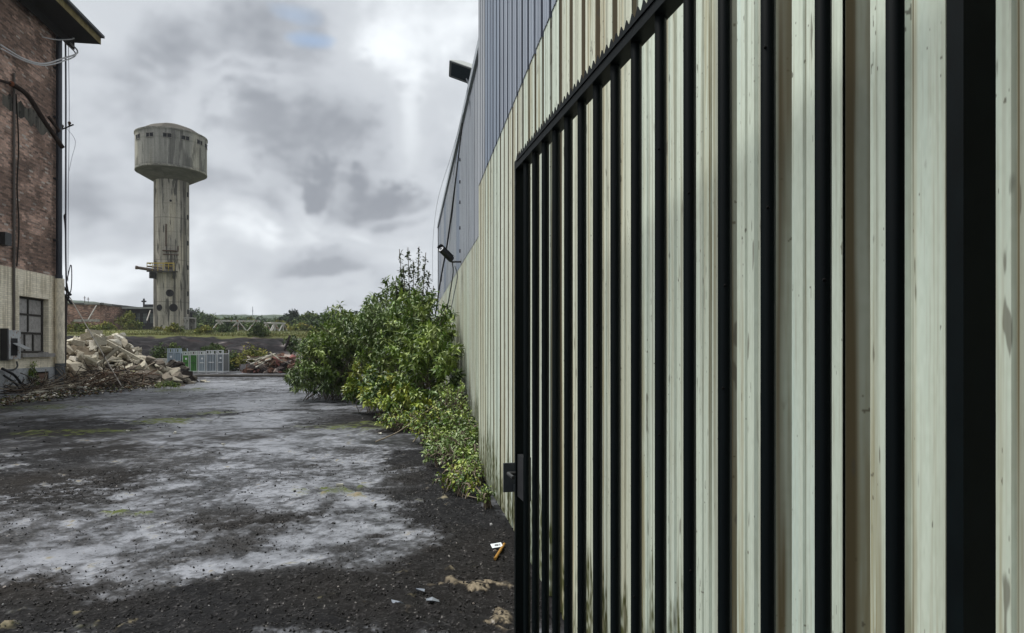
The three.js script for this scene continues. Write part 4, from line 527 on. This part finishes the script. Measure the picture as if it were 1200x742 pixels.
// ---------------------------------------------------------------- slatted steel cages
{
  const cages = [[195.5, 203.5, [0.30, 0.36, 0.40], 'blue grey slatted steel cage beside the concrete block', 408], [204, 212, [0.26, 0.33, 0.38], 'blue grey slatted cage next to the light green one', 408], [213, 221.5, [0.1, 0.3, 0.06], 'bright green slatted cage between blue grey and dark green ones', 411.5], [222, 231, [0.06, 0.2, 0.04], 'darker green slatted cage with white top rail', 411], [231.5, 240.5, [0.36, 0.42, 0.45], 'pale grey slatted cage next to the dark green one', 411], [241, 253.5, [0.5, 0.53, 0.53], 'wide white framed cage with dark slots', 410], [254, 261.5, [0.5, 0.53, 0.52], 'narrow white framed cage with rounded top at the row end', 410]];
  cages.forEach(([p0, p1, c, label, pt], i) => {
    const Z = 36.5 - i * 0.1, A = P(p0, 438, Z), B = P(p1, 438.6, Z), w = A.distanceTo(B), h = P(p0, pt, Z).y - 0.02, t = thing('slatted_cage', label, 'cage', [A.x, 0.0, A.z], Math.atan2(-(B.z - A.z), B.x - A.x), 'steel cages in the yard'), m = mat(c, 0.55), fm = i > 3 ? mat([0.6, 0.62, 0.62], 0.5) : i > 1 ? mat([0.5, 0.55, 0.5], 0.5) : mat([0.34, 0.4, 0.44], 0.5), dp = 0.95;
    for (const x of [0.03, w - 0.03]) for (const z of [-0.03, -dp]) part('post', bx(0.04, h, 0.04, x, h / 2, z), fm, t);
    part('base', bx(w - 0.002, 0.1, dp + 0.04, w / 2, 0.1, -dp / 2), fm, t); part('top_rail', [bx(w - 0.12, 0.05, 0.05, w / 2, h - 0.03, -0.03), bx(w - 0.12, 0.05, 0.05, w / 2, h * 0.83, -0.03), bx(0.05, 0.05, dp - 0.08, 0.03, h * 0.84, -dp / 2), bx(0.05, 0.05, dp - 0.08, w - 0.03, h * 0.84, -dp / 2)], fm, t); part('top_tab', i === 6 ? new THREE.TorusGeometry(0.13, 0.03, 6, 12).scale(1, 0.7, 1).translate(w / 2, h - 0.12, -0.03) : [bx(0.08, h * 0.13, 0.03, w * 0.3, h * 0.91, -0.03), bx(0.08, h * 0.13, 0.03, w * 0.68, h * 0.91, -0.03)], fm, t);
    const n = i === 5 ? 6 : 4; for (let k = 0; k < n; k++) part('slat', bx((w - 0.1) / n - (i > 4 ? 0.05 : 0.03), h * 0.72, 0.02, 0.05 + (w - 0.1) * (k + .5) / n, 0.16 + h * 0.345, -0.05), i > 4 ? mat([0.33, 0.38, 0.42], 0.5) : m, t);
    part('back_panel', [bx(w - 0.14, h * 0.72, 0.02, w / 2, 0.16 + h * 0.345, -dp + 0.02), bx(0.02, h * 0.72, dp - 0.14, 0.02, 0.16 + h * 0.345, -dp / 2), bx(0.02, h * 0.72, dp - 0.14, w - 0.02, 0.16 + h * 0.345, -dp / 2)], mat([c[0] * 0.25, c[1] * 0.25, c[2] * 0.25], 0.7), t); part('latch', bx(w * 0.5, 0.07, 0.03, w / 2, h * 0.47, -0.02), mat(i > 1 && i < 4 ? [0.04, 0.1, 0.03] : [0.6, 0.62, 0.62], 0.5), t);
    if (i % 2 === 0) part('notice_plate', bx(0.12, 0.12, 0.012, w * 0.55, h * 0.66, -0.03), mat([0.75, 0.76, 0.76], 0.5), t);
  });
  const k = P(183, 432, 38), k2 = P(196, 432, 38); solo('concrete_block', bx(k.distanceTo(k2), 0.78, 0.6, (k.x + k2.x) / 2, 0.55, (k.z + k2.z) / 2, -YAW), mat([0.6, 0.58, 0.52], 0.85, { map: per(grainTex, 1) }), 'white concrete block left of the cages', 'block');
  const kb = P(232, 443, 31.5), ke = P(345, 443, 31.5); solo('kerb', (() => { const g = bx(kb.distanceTo(ke), 0.16, 1.3, (kb.x + ke.x) / 2, 0.02, (kb.z + ke.z) / 2, -YAW); return g; })(), grain([0.06, 0.055, 0.05], 0.95, 0.5), 'low dark kerb across the yard before the cages', 'kerb');
  const bx0 = P(281, 436, 37.5); const box = thing('metal_bin', 'grey open metal bin lying before the yellow bush', 'bin', [bx0.x, 0, bx0.z], -YAW - 0.05); part('side', [bx(1.1, 0.5, 0.04, 0.55, 0.3, 0), bx(0.04, 0.5, 0.7, 0.0, 0.3, -0.37), bx(0.04, 0.5, 0.7, 1.1, 0.3, -0.37), bx(1.0, 0.5, 0.04, 0.55, 0.35, -0.74)], worn([0.36, 0.36, 0.37], 0.6, 1), box); part('floor', bx(1.04, 0.04, 0.66, 0.55, 0.07, -0.37), rust, box); part('lid', bx(1.2, 0.03, 0.3, 0.5, 0.62, -0.3, 0, 0, 0.14), mat([0.05, 0.05, 0.055], 0.7), box);
}
// ---------------------------------------------------------------- heaps: rubble, scrap, brushwood
const chunkGeos = []; { const r = rng(301); for (let k = 0; k < 14; k++) { const pts = [], sx = 0.7 + r() * 0.7, sy = 0.35 + r() * 0.5, sz = 0.6 + r() * 0.6; for (let i = 0; i < 12; i++) { const u = rv(r), b = 0.62; pts.push(V3(clamp(u.x * 1.5, -b, b) * sx, clamp(u.y * 1.5, -b, b) * sy, clamp(u.z * 1.5, -b, b) * sz)); } chunkGeos.push(metreUV(new ConvexGeometry(pts))); } }
function heap(name, label, category, cx, cd, rx, rd, h, o) {
  const r = rng(o.seed), t = thing(name, label, category, [cx, 0, -cd]), H = (x, d) => { const q = Math.hypot((x - (o.px ?? 0)) / rx, d / rd); return h * Math.pow(clamp(1 - q), o.pow ?? 0.85) * (1 + 0.25 * fbm(x * 0.9 + o.seed, d * 0.9, 3)); };
  const N = 22, pos = [], idx = []; for (let j = 0; j <= N; j++) for (let i = 0; i <= N; i++) { const x = (i / N * 2 - 1) * rx * 1.05 + (o.px ?? 0), d = (j / N * 2 - 1) * rd * 1.05; pos.push(x, H(x, d) - 0.08, -d); } for (let j = 0; j < N; j++) for (let i = 0; i < N; i++) { const a = j * (N + 1) + i; idx.push(a, a + 1, a + N + 1, a + 1, a + N + 2, a + N + 1); } const g = new THREE.BufferGeometry(); g.setAttribute('position', new THREE.Float32BufferAttribute(pos, 3)); g.setIndex(idx); g.computeVertexNormals(); part('loose_core', metreUV(g), o.core, t);
  for (let k = 0; k < o.n; k++) { const a = r() * 6.283, q = Math.sqrt(r()) * 1.02, x = Math.cos(a) * rx * q + (o.px ?? 0), d = Math.sin(a) * rd * q, s = o.min + (o.max - o.min) * Math.pow(r(), 1.8); const m = part(o.piece, chunkGeos[Math.floor(r() * chunkGeos.length)], o.mats[Math.floor(r() * o.mats.length)], t); m.position.set(x, H(x, d) + s * 0.12, -d); m.scale.setScalar(s); m.rotation.set(r() * 1.6 - 0.8, r() * 6.28, r() * 1.6 - 0.8); }
  return { t, H };
}
const creamStone = [grain([0.72, 0.69, 0.58], 0.95, 0.9), grain([0.58, 0.55, 0.45], 0.95, 0.9), grain([0.8, 0.78, 0.7], 0.95, 0.9), grain([0.42, 0.39, 0.32], 0.95, 0.9)], darkCore = grain([0.16, 0.135, 0.1], 1, 0.8);
{
  const c = P(112, 410, 25.2), R = heap('rubble_heap', 'large heap of broken cream masonry blocks beside the brick building', 'rubble heap', c.x, -c.z, 3.3, 2.6, 2.45, { seed: 11, n: 299, min: 0.12, max: 0.46, piece: 'masonry_block', mats: creamStone, core: darkCore, pow: 0.8 });
  { const r = rng(911); for (let k = 0; k < 290; k++) { const a = r() * 6.283, q = Math.sqrt(r()) * 1.12, x = Math.cos(a) * 3.3 * q, d = Math.sin(a) * 2.6 * q, sc = 0.07 + 0.16 * r() * r(), m = part('rubble_piece', chunkGeos[Math.floor(r() * 14)], creamStone[Math.floor(r() * 4)], R.t); m.position.set(x, R.H(x, d) + 0.06 + 0.22 * r() * r(), -d); m.scale.setScalar(sc); m.rotation.set(r() * 6, r() * 6, r() * 6); } }
  const slab = (px, py, Z, w, h, d, ry, rz) => { const p = P(px, py, Z).sub(R.t.position); part('masonry_block', bx(w, h, d, 0, 0, 0, ry, 0, rz).translate(p.x, p.y, p.z), creamStone[1], R.t); };
  slab(117, 400, 23.6, 0.46, 0.34, 0.37, 0.5, 0.1); slab(103, 394, 24.2, 0.50, 0.25, 0.31, -0.3, 0.25); slab(92, 402, 23.8, 0.43, 0.22, 0.31, 0.2, -0.2); slab(110, 388.5, 24.8, 0.62, 0.14, 0.37, 0.6, -0.1); slab(139, 408, 24.4, 2.2, 0.12, 0.2, 0.15, -0.55); slab(128, 417, 23.2, 1.2, 0.1, 0.16, -0.2, 0.7);
  const c2 = P(172, 410, 24.4); heap('rubble_heap', 'lower grey brown tail of the rubble heap', 'rubble heap', c2.x, -c2.z, 1.7, 1.6, 1.05, { seed: 12, n: 90, min: 0.16, max: 0.55, piece: 'rubble_block', mats: [creamStone[3], grain([0.25, 0.22, 0.18], 0.95, 0.9), grain([0.14, 0.12, 0.1], 0.95, 0.9), creamStone[1]], core: darkCore });
  const c3 = P(205, 410, 26.2); const D = heap('debris_heap', 'dark heap of tarred slabs in front of the green cages', 'debris heap', c3.x, -c3.z, 1.15, 1.0, 0.85, { seed: 13, n: 46, min: 0.18, max: 0.55, piece: 'tarred_slab', mats: [grain([0.035, 0.03, 0.028], 0.9, 0.8), grain([0.06, 0.05, 0.045], 0.9, 0.8), grain([0.2, 0.18, 0.15], 0.95, 0.8)], core: grain([0.02, 0.018, 0.017], 1, 1) });
  part('tarred_slab', bx(1.3, 0.12, 0.8, -0.45, 0.62, 0.25, 0.25, 0, 0.7), grain([0.22, 0.2, 0.18], 0.95, 0.8), D.t); part('tarred_slab', bx(1.2, 0.12, 0.8, 0.42, 0.5, 0.2, -0.2, 0, -0.75), grain([0.03, 0.026, 0.024], 0.9, 0.8), D.t);
  const c4 = P(330, 410, 37); heap('scrap_heap', 'heap of rusty brown scrap and planks beside the big shrub', 'scrap heap', c4.x, -c4.z, 2.5, 1.4, 1.15, { seed: 14, n: 200, min: 0.12, max: 0.5, piece: 'scrap_piece', mats: [grain([0.13, 0.07, 0.05], 0.9, 0.8), grain([0.2, 0.13, 0.1], 0.9, 0.8), grain([0.05, 0.04, 0.04], 0.9, 0.8), grain([0.36, 0.3, 0.27], 0.9, 0.8), grain([0.28, 0.12, 0.11], 0.9, 0.8)], core: grain([0.05, 0.035, 0.03], 1, 0.8) });
  const s4 = scene.children.at(-1), pr = rng(15); for (let k = 0; k < 34; k++) part('plank', bx(0.5 + pr() * 1.2, 0.05, 0.07 + 0.1 * pr(), (pr() - .5) * 4, 0.35 + pr() * 0.8, 0.4 + pr() * 0.8, (pr() - .5) * 2, 0, (pr() - .5) * 1.2), [creamStone[2], creamStone[3], grain([0.22, 0.14, 0.1], 0.9, 1)][k % 3], s4);
  const c5 = P(162, 410, 44); heap('scrap_heap', 'low rusty red debris strip at the toe of the bank behind the rubble', 'scrap heap', c5.x, -c5.z, 3.2, 1.2, 0.55, { seed: 16, n: 60, min: 0.2, max: 0.5, piece: 'scrap_piece', mats: [grain([0.2, 0.1, 0.06], 0.9, 0.8), grain([0.3, 0.2, 0.13], 0.9, 0.8), grain([0.09, 0.06, 0.05], 0.9, 0.8)], core: grain([0.1, 0.07, 0.05], 1, 0.8) });
  const c6 = P(352, 410, 50); heap('stone_heap', 'pale stones spilled at the foot of the bank by the big shrub', 'stone heap', c6.x, -c6.z, 3, 1.5, 0.9, { seed: 17, n: 70, min: 0.2, max: 0.7, piece: 'stone', mats: [grain([0.42, 0.37, 0.35], 0.95, 0.8), grain([0.25, 0.21, 0.2], 0.95, 0.8)], core: grain([0.08, 0.07, 0.07], 1, 0.8) });
}
function brush(name, label, x0, x1, d0, d1, h, n, seed, cols, rad) {   // a tangle of dead branches
  const r = rng(seed), cx = (x0 + x1) / 2, cd = (d0 + d1) / 2, t = thing(name, label, 'brushwood', [cx, 0, -cd]); const sets = cols.map(() => []);
  for (let k = 0; k < n; k++) { const x = mix(x0, x1, r()) - cx, d = mix(d0, d1, r()) - cd, edgeq = 1 - Math.pow(Math.abs(x) / ((x1 - x0) / 2), 2), y = r() * h * clamp(edgeq + 0.25), len = 0.4 + r() * 1.1, dir = rv(r); dir.y *= 0.55; const a = V3(x, y, -d), b = a.clone().addScaledVector(dir, len), m = a.clone().lerp(b, 0.5).addScaledVector(rv(r), len * 0.14); for (const v of [a, b, m]) v.y = Math.max(0.02, v.y); sets[k % cols.length].push(new THREE.TubeGeometry(new THREE.QuadraticBezierCurve3(a, m, b), 4, rad * (0.5 + r()), 3)); }
  sets.forEach((s, i) => part('branches', s, mat(cols[i], 0.95), t)); return t;
}
{
  const a = P(78, 453, 21.8), b = P(160, 452, 21.8); brush('brushwood_heap', 'tangled dead branches in front of the rubble heap', a.x, b.x, -a.z - 0.3, -a.z + 1.3, 0.75, 330, 71, [[0.11, 0.09, 0.07], [0.045, 0.036, 0.03], [0.26, 0.22, 0.17], [0.12, 0.075, 0.05]], 0.016).rotation.y = 0;
  const c = P(5, 473, 20), d = P(75, 463, 21); brush('brushwood_heap', 'dead twigs and litter along the foot of the brick building', c.x + 0.1, c.x + 1.6, -c.z - 1, -d.z + 0.6, 0.28, 220, 72, [[0.13, 0.1, 0.075], [0.3, 0.26, 0.2], [0.05, 0.04, 0.035]], 0.014);
  // dead leaves and small litter
  const r = rng(73), L = leafBuf(); for (let k = 0; k < 1500; k++) { const u = r(), px = mix(0, 190, u), py = mix(473, 450, u) + (r() - .4) * 9, p = G(px, py).setY(0.03 + r() * 0.12); L.add(p, rv(r).setY(0.1).normalize(), V3(r() - .5, 1, r() - .5).normalize(), 0.06 + 0.1 * r(), 0.03 + 0.03 * r(), pick(r, [[0.12, 0.07, 0.04], [0.05, 0.04, 0.03], [0.1, 0.07, 0.04], [0.5, 0.47, 0.4], [0.1, 0.12, 0.04], [0.03, 0.028, 0.025]]), 0.3); } stuff('leaf_litter', L.geo(), farLeafMat, 'brown leaf litter and scraps along the foot of building and rubble', 'litter');
  const lit = [[45, 464, .3], [60, 461, .22], [70, 458, .3], [82, 456, .25], [52, 468, .2], [30, 470, .25], [96, 457, .22], [112, 458, .2], [150, 455, .24], [158, 452, .2], [228, 449, .16], [238, 448, .2], [243, 449, .14]], gs = creamStone; lit.forEach(([px, py, s], i) => { const p = G(px, py), m = solo('stone', chunkGeos[i % 14].clone().scale(s, s, s).translate(p.x, s * 0.25, p.z), gs[i % 4], ['loose broken masonry lump on the ground before the brick building and rubble', 'loose dark stone beyond the debris heap'][i > 9 ? 1 : 0], 'stone', ['loose masonry lumps', 'loose stones by the debris heap'][i > 9 ? 1 : 0]); });
}
console.log('heaps done');

// ---------------------------------------------------------------- big shrub and weeds by the hall
const wallX = (d) => (d < NEAREND ? WX : W2) - 0.06;
const SH = { lush: [[0.152, 0.236, 0.027], [0.111, 0.195, 0.022], [0.213, 0.283, 0.040], [0.056, 0.106, 0.016], [0.242, 0.307, 0.080]], deep: [[0.086, 0.153, 0.024], [0.122, 0.189, 0.032], [0.045, 0.088, 0.016], [0.182, 0.248, 0.068]], lime: [[0.263, 0.319, 0.029], [0.203, 0.276, 0.025], [0.111, 0.195, 0.022], [0.304, 0.329, 0.044], [0.075, 0.142, 0.019], [0.051, 0.106, 0.016]], silver: [[0.223, 0.295, 0.104], [0.152, 0.224, 0.056], [0.090, 0.159, 0.032]] };
shrub('butterfly_bush', 'large dense leafy shrub spreading from the hall wall over the yard', [
  [-1.7, 22.6, 1.35, 2.35, 1.5, 2.6, 170, SH.deep], [-1.5, 21.4, 1.5, 2.1, 1.55, 2.3, 150, SH.lush], [-0.2, 20, 1.75, 1.5, 1.75, 2.6, 160, SH.lush], [0.2, 17.4, 1.6, 1.15, 1.65, 2.3, 140, SH.lush], [-0.4, 18.6, 2.1, 1.4, 1.45, 2, 90, SH.silver], [0.45, 15.3, 1.0, 0.85, 1.15, 1.9, 100, SH.lush], [-2.7, 22.3, 0.55, 1.3, 0.75, 2.2, 90, SH.deep]], { seed: 401, leaves: 54, len: 0.165, wid: 0.028, cols: SH.lush, stemShare: 0.35, maxX: wallX });
shrub('lime_shrub', 'low yellow green shrub at the front of the large leafy shrub', [[-0.45, 15.6, 0.5, 0.75, 0.5, 0.95, 60, SH.lime], [-0.9, 17.2, 0.6, 0.8, 0.6, 1.1, 60, SH.lime], [0.05, 14.4, 0.4, 0.6, 0.45, 1, 50, SH.lime]], { seed: 402, leaves: 40, len: 0.13, wid: 0.034, cols: SH.lime, stemShare: 0.3, maxX: wallX });
{ // tall slender shoots above the shrub
  const r = rng(403), c = P(487, 410, 14.2), t = thing('sapling', 'tall slender small-leaved sapling rising above the large shrub by the hall', 'sapling', [c.x, 0, c.z]), L = leafBuf(), st = [];
  for (const [px, py, bx_] of [[468, 292, 478], [478, 290, 482], [491, 289, 487], [499, 296, 490], [472, 312, 484], [503, 318, 492], [484, 305, 486], [463, 330, 480], [508, 335, 494]]) { const tip = P(px, py, 14.2 + (r() - .5) * 0.8).sub(c).add(V3(0, 0, 0)); tip.y += EYE; const base = V3((bx_ - 487) / F * 14, 0, (r() - .5) * 0.3), cur = new THREE.QuadraticBezierCurve3(base, V3(base.x * 0.6 + tip.x * 0.4, tip.y * 0.55, 0), tip); st.push(new THREE.TubeGeometry(cur, 8, 0.009, 4)); for (let i = 0; i < 120; i++) { const s = 0.42 + 0.55 * Math.pow(r(), 0.8), p = cur.getPoint(s).addScaledVector(rv(r), 0.07 * (1.5 - s)), d = rv(r).add(V3(0, 0.4, 0)).normalize(); L.add(p, d, V3(r() - .5, 1, r() - .5).normalize(), 0.06 + 0.07 * r(), 0.02 + 0.016 * r(), pick(r, [[0.03, 0.045, 0.02], [0.05, 0.07, 0.03], [0.07, 0.1, 0.035]]), 0.15); } }
  part('foliage', L.geo(), leafMat, t); part('stem', st, twigMat, t);
}
{
  const W = (label, px, py, rx, ry, rd, n, cols, seed, len = 0.07, wid = 0.018) => { const g = G(px, py); shrub('weed', label, [[g.x, -g.z, ry * 0.55, rx, ry, rd, n, cols]], { seed, leaves: 13, len, wid, cols, stemShare: 0.8, maxX: wallX, category: 'weed', group: 'weeds along the hall wall' }); };
  W('leafy green weeds at the corner of the set-back hall wall', 530, 512, 0.4, 0.7, 0.8, 60, SH.lush, 501, 0.08); W('bright green weeds just below the large shrub by the wall', 505, 520, 0.4, 0.45, 0.6, 60, SH.lime, 502); W('silvery green weeds climbing beside the wall corner', 540, 540, 0.32, 0.34, 0.9, 26, SH.silver, 503); W('sparse pale weeds on black dirt beside the wall foot', 522, 548, 0.35, 0.22, 0.6, 24, SH.silver, 504); W('small green sprigs near the gate striker side of the wall foot', 545, 585, 0.24, 0.12, 0.3, 13, SH.lime, 505, 0.045, 0.014); W('low green runner in the dirt between weeds and pavement', 528, 578, 0.26, 0.07, 0.24, 12, SH.lime, 506, 0.045, 0.014); W('yellow green creeping weeds at the edge of the pavement', 470, 505, 0.5, 0.3, 0.5, 50, SH.lime, 507, 0.08);
  W('green weeds hugging the wall foot below the shrub', 548, 522, 0.25, 0.35, 0.7, 45, SH.lush, 521, 0.07); W('trailing weeds over black dirt between shrub and wall corner', 520, 535, 0.35, 0.3, 0.7, 50, SH.lush, 522, 0.06); W('thin trailing sprigs along the foot of the near cladding', 556, 565, 0.16, 0.16, 0.6, 30, SH.lush, 523, 0.045, 0.013); W('fresh green weeds crowding the step in the hall wall', 536, 524, 0.3, 0.4, 0.6, 50, SH.lush, 531, 0.075); W('fresh trailing weeds half way down the near cladding foot', 550, 552, 0.2, 0.22, 0.5, 36, SH.lush, 532, 0.055, 0.016); W('small fresh sprigs on the dirt before the trailing weeds', 536, 566, 0.24, 0.12, 0.35, 20, SH.lime, 533, 0.045, 0.014); W('tiny green sprig at the foot of the corrugated wall', 572, 598, 0.12, 0.1, 0.15, 10, SH.lush, 508, 0.04, 0.012);
  const wp = P(28, 445, 20.6); const w2 = shrub('weed', 'tall single weed growing against the concrete plinth', [[wp.x + 0.3, -wp.z, 0.55, 0.16, 0.75, 0.2, 16, SH.lime]], { seed: 509, leaves: 22, len: 0.09, wid: 0.022, cols: SH.lime, stemShare: 0.8, category: 'weed' });
  const w3 = G(150, 452); shrub('weed', 'yellow green weed clump at the edge of the brushwood', [[w3.x, -w3.z, 0.3, 0.45, 0.4, 0.4, 36, SH.lime]], { seed: 510, leaves: 24, len: 0.1, wid: 0.022, cols: SH.lime, stemShare: 0.4, category: 'weed' }); const w4 = G(196, 456); shrub('weed', 'low grassy tuft before the dark debris heap', [[w4.x, -w4.z, 0.12, 0.5, 0.2, 0.4, 40, SH.lime]], { seed: 511, leaves: 20, len: 0.12, wid: 0.01, cols: SH.lime, stemShare: 0.1, category: 'weed' });
  // bare twigs lying over the dirt
  const r = rng(77); const tw = (label, list, c = [0.24, 0.2, 0.15]) => { const t = thing('dead_branch', label, 'branch', G(list[0][0], list[0][1]).toArray(), 0, 'dead branches by the shrub'); part('limb', list.length > 2 ? new THREE.TubeGeometry(new THREE.CatmullRomCurve3(list.map(([x, y, h]) => G(x, y).setY(h).sub(t.position))), 14, 0.011, 5) : rod(...list.map(([x, y, h]) => G(x, y).setY(h).sub(t.position)), 0.01), mat(c, 0.95), t); for (let k = 0; k < 3; k++) { const [x, y, h] = list[1 + k % (list.length - 1)], p = G(x, y).setY(h).sub(t.position); part('twig', rod(p, p.clone().add(V3((r() - .5) * 0.5, r() * 0.12, (r() - .5) * 0.5)), 0.006, 0.003, 4), mat(c, 0.95), t); } };
  tw('pale forked dead branch on the pavement below the shrub', [[440, 520, .03], [462, 517, .12], [473, 514, .18], [490, 508, .3], [512, 500, .45]]); tw('thin dead branch running up into the shrub', [[484, 522, .05], [500, 514, .25], [516, 505, .4], [530, 490, .6]]); tw('long thin twig sloping toward the wall foot', [[540, 570, .08], [555, 582, .12], [569, 592, .05]]); tw('crooked pale stick among the wall weeds', [[517, 512, .35], [522, 522, .3], [532, 530, .22], [540, 528, .25]], [0.4, 0.35, 0.27]); tw('pale stick standing out of the weeds by the corner', [[520, 548, .05], [535, 549, .18], [548, 549, .2]], [0.36, 0.32, 0.25]);
  for (const [px, py, s, l] of [[519, 527, 0.14, 'crumpled pale paper scrap among the weeds'], [557, 561, 0.16, 'pale blue plastic scrap at the wall foot'], [546, 542, 0.12, 'small white paper scrap under the weeds']]) { const p = G(px, py), r2 = rng(px); const g = new THREE.IcosahedronGeometry(s * 0.5, 2), q = g.attributes.position; for (let i = 0; i < q.count; i++) { const f = 0.6 + 0.5 * vn(q.getX(i) * 22 + px, q.getY(i) * 22 + q.getZ(i) * 17); q.setXYZ(i, q.getX(i) * f * 1.3, q.getY(i) * f * 0.5, q.getZ(i) * f); } g.computeVertexNormals(); solo('paper_scrap', g.translate(p.x, 0.09, p.z), mat([0.3, 0.34, 0.36], 0.6), l, 'scrap'); }
}
// ---------------------------------------------------------------- grit, clods and litter on the near ground
{
  const r = rng(88), geo = new THREE.IcosahedronGeometry(1, 0), q = geo.attributes.position; for (let i = 0; i < q.count; i++) { const f = 0.75 + 0.35 * vn(q.getX(i) * 3 + 9, q.getY(i) * 3 + q.getZ(i) * 2); q.setXYZ(i, q.getX(i) * f, q.getY(i) * f * 0.62, q.getZ(i) * f * 0.85); } geo.computeVertexNormals();
  const put = (name, label, N, x0, x1, d0, d1, s0, s1, soot, pw) => {
    const im = new THREE.InstancedMesh(geo, mat(0xffffff, 0.75), N), m = new THREE.Matrix4(), e = new THREE.Euler(), qq = new THREE.Quaternion(), c = new THREE.Color(); let k = 0, guard = 0;
    while (k < N && guard++ < N * 8) { const x = mix(x0, x1, r()), d = mix(d0, d1, Math.pow(r(), pw)), h = groundH(x, d), pal = Math.max(_g.m, _g.b * 0.9); if (r() < pal * soot) continue; const s = s0 + (s1 - s0) * Math.pow(r(), 4); e.set(r() * 6, r() * 6, r() * 6); qq.setFromEuler(e); m.compose(V3(x, h + s * 0.25, -d), qq, V3(s * (0.8 + 0.5 * r()), s, s * (0.8 + 0.5 * r()))); im.setMatrixAt(k, m); const v = r() < 0.02 ? 0.14 + 0.14 * r() : 0.005 + 0.014 * r() * r(), b = r(); im.setColorAt(k, c.setRGB(v * (1 + 0.25 * b), v * (1 + 0.06 * b), v * (1 - 0.06 * b))); k++; }
    im.count = k; im.name = name; shade(im); im.userData = { kind: 'stuff', label, category: 'grit' }; scene.add(im);
  };
  put('gravel', 'black gritty gravel over the near yard', 32000, -4.2, 0.84, 3.2, 9.4, 0.0025, 0.013, 0.96, 1.5); put('clods', 'scattered dark clods and pebbles across the yard', 2600, -13, 0.8, 5, 33, 0.005, 0.026, 0.985, 1.2);
  const y1 = G(583, 651); const st = solo('yellow_stick', (() => { const a = G(591, 643).setY(0.035), b = G(580, 660).setY(0.03); return rod(a, b, 0.011, 0.011, 10); })(), grain([0.5, 0.25, 0.03], 0.6, 2), 'short orange yellow stick lying on black dirt by the gate', 'stick');
  { const t = tex(64, 32, (i, j) => { const bar = i > 14 && i < 54 && j > 8 && j < 24 && VAL[(i * 7) & 255] > 0; return bar ? [0.03, 0.03, 0.03] : [0.62, 0.66, 0.68]; }, { wrap: false }); const p = G(582, 646); const m = solo('label_card', new THREE.BoxGeometry(0.085, 0.002, 0.06), [0, 1, 2, 3, 4, 5].map((i) => i === 2 ? mat(0xffffff, 0.5, { map: t }) : mat([0.6, 0.63, 0.65], 0.5)), 'small white barcode label lying on black dirt beside the stick', 'label'); m.position.set(p.x, 0.045, p.z); m.rotation.set(0.25, 0.15, 0.05); }
  const shard = (px, py, s, l) => { const p = G(px, py), rr = rng(px), pts = []; for (let i = 0; i < 9; i++) pts.push(V3((rr() - .5) * s * 1.5, (rr() - .2) * s * 0.4, (rr() - .5) * s)); solo('glass_shard', new ConvexGeometry(pts).translate(p.x, 0.03, p.z), mat([0.16, 0.18, 0.21], 0.12), l, 'shard', 'clear scraps on the dirt'); };
  shard(466, 713, 0.055, 'dull clear plastic scrap on the dark grit'); shard(493, 699, 0.06, 'crumpled clear plastic scrap behind the bright shard'); shard(507, 711, 0.07, 'bright clear shard glinting on the dark grit');
  for (const [px, py] of [[398, 572], [205, 509], [262, 523], [445, 510], [150, 507]]) { const p = G(px, py), s = 0.05; solo('pebble', chunkGeos[px % 14].clone().scale(s, s, s).translate(p.x, 0.03, p.z), creamStone[2], 'small pale pebble lying on the yard pavement', 'pebble', 'pale pebbles on the yard'); }
}
renderer.render(scene, camera);
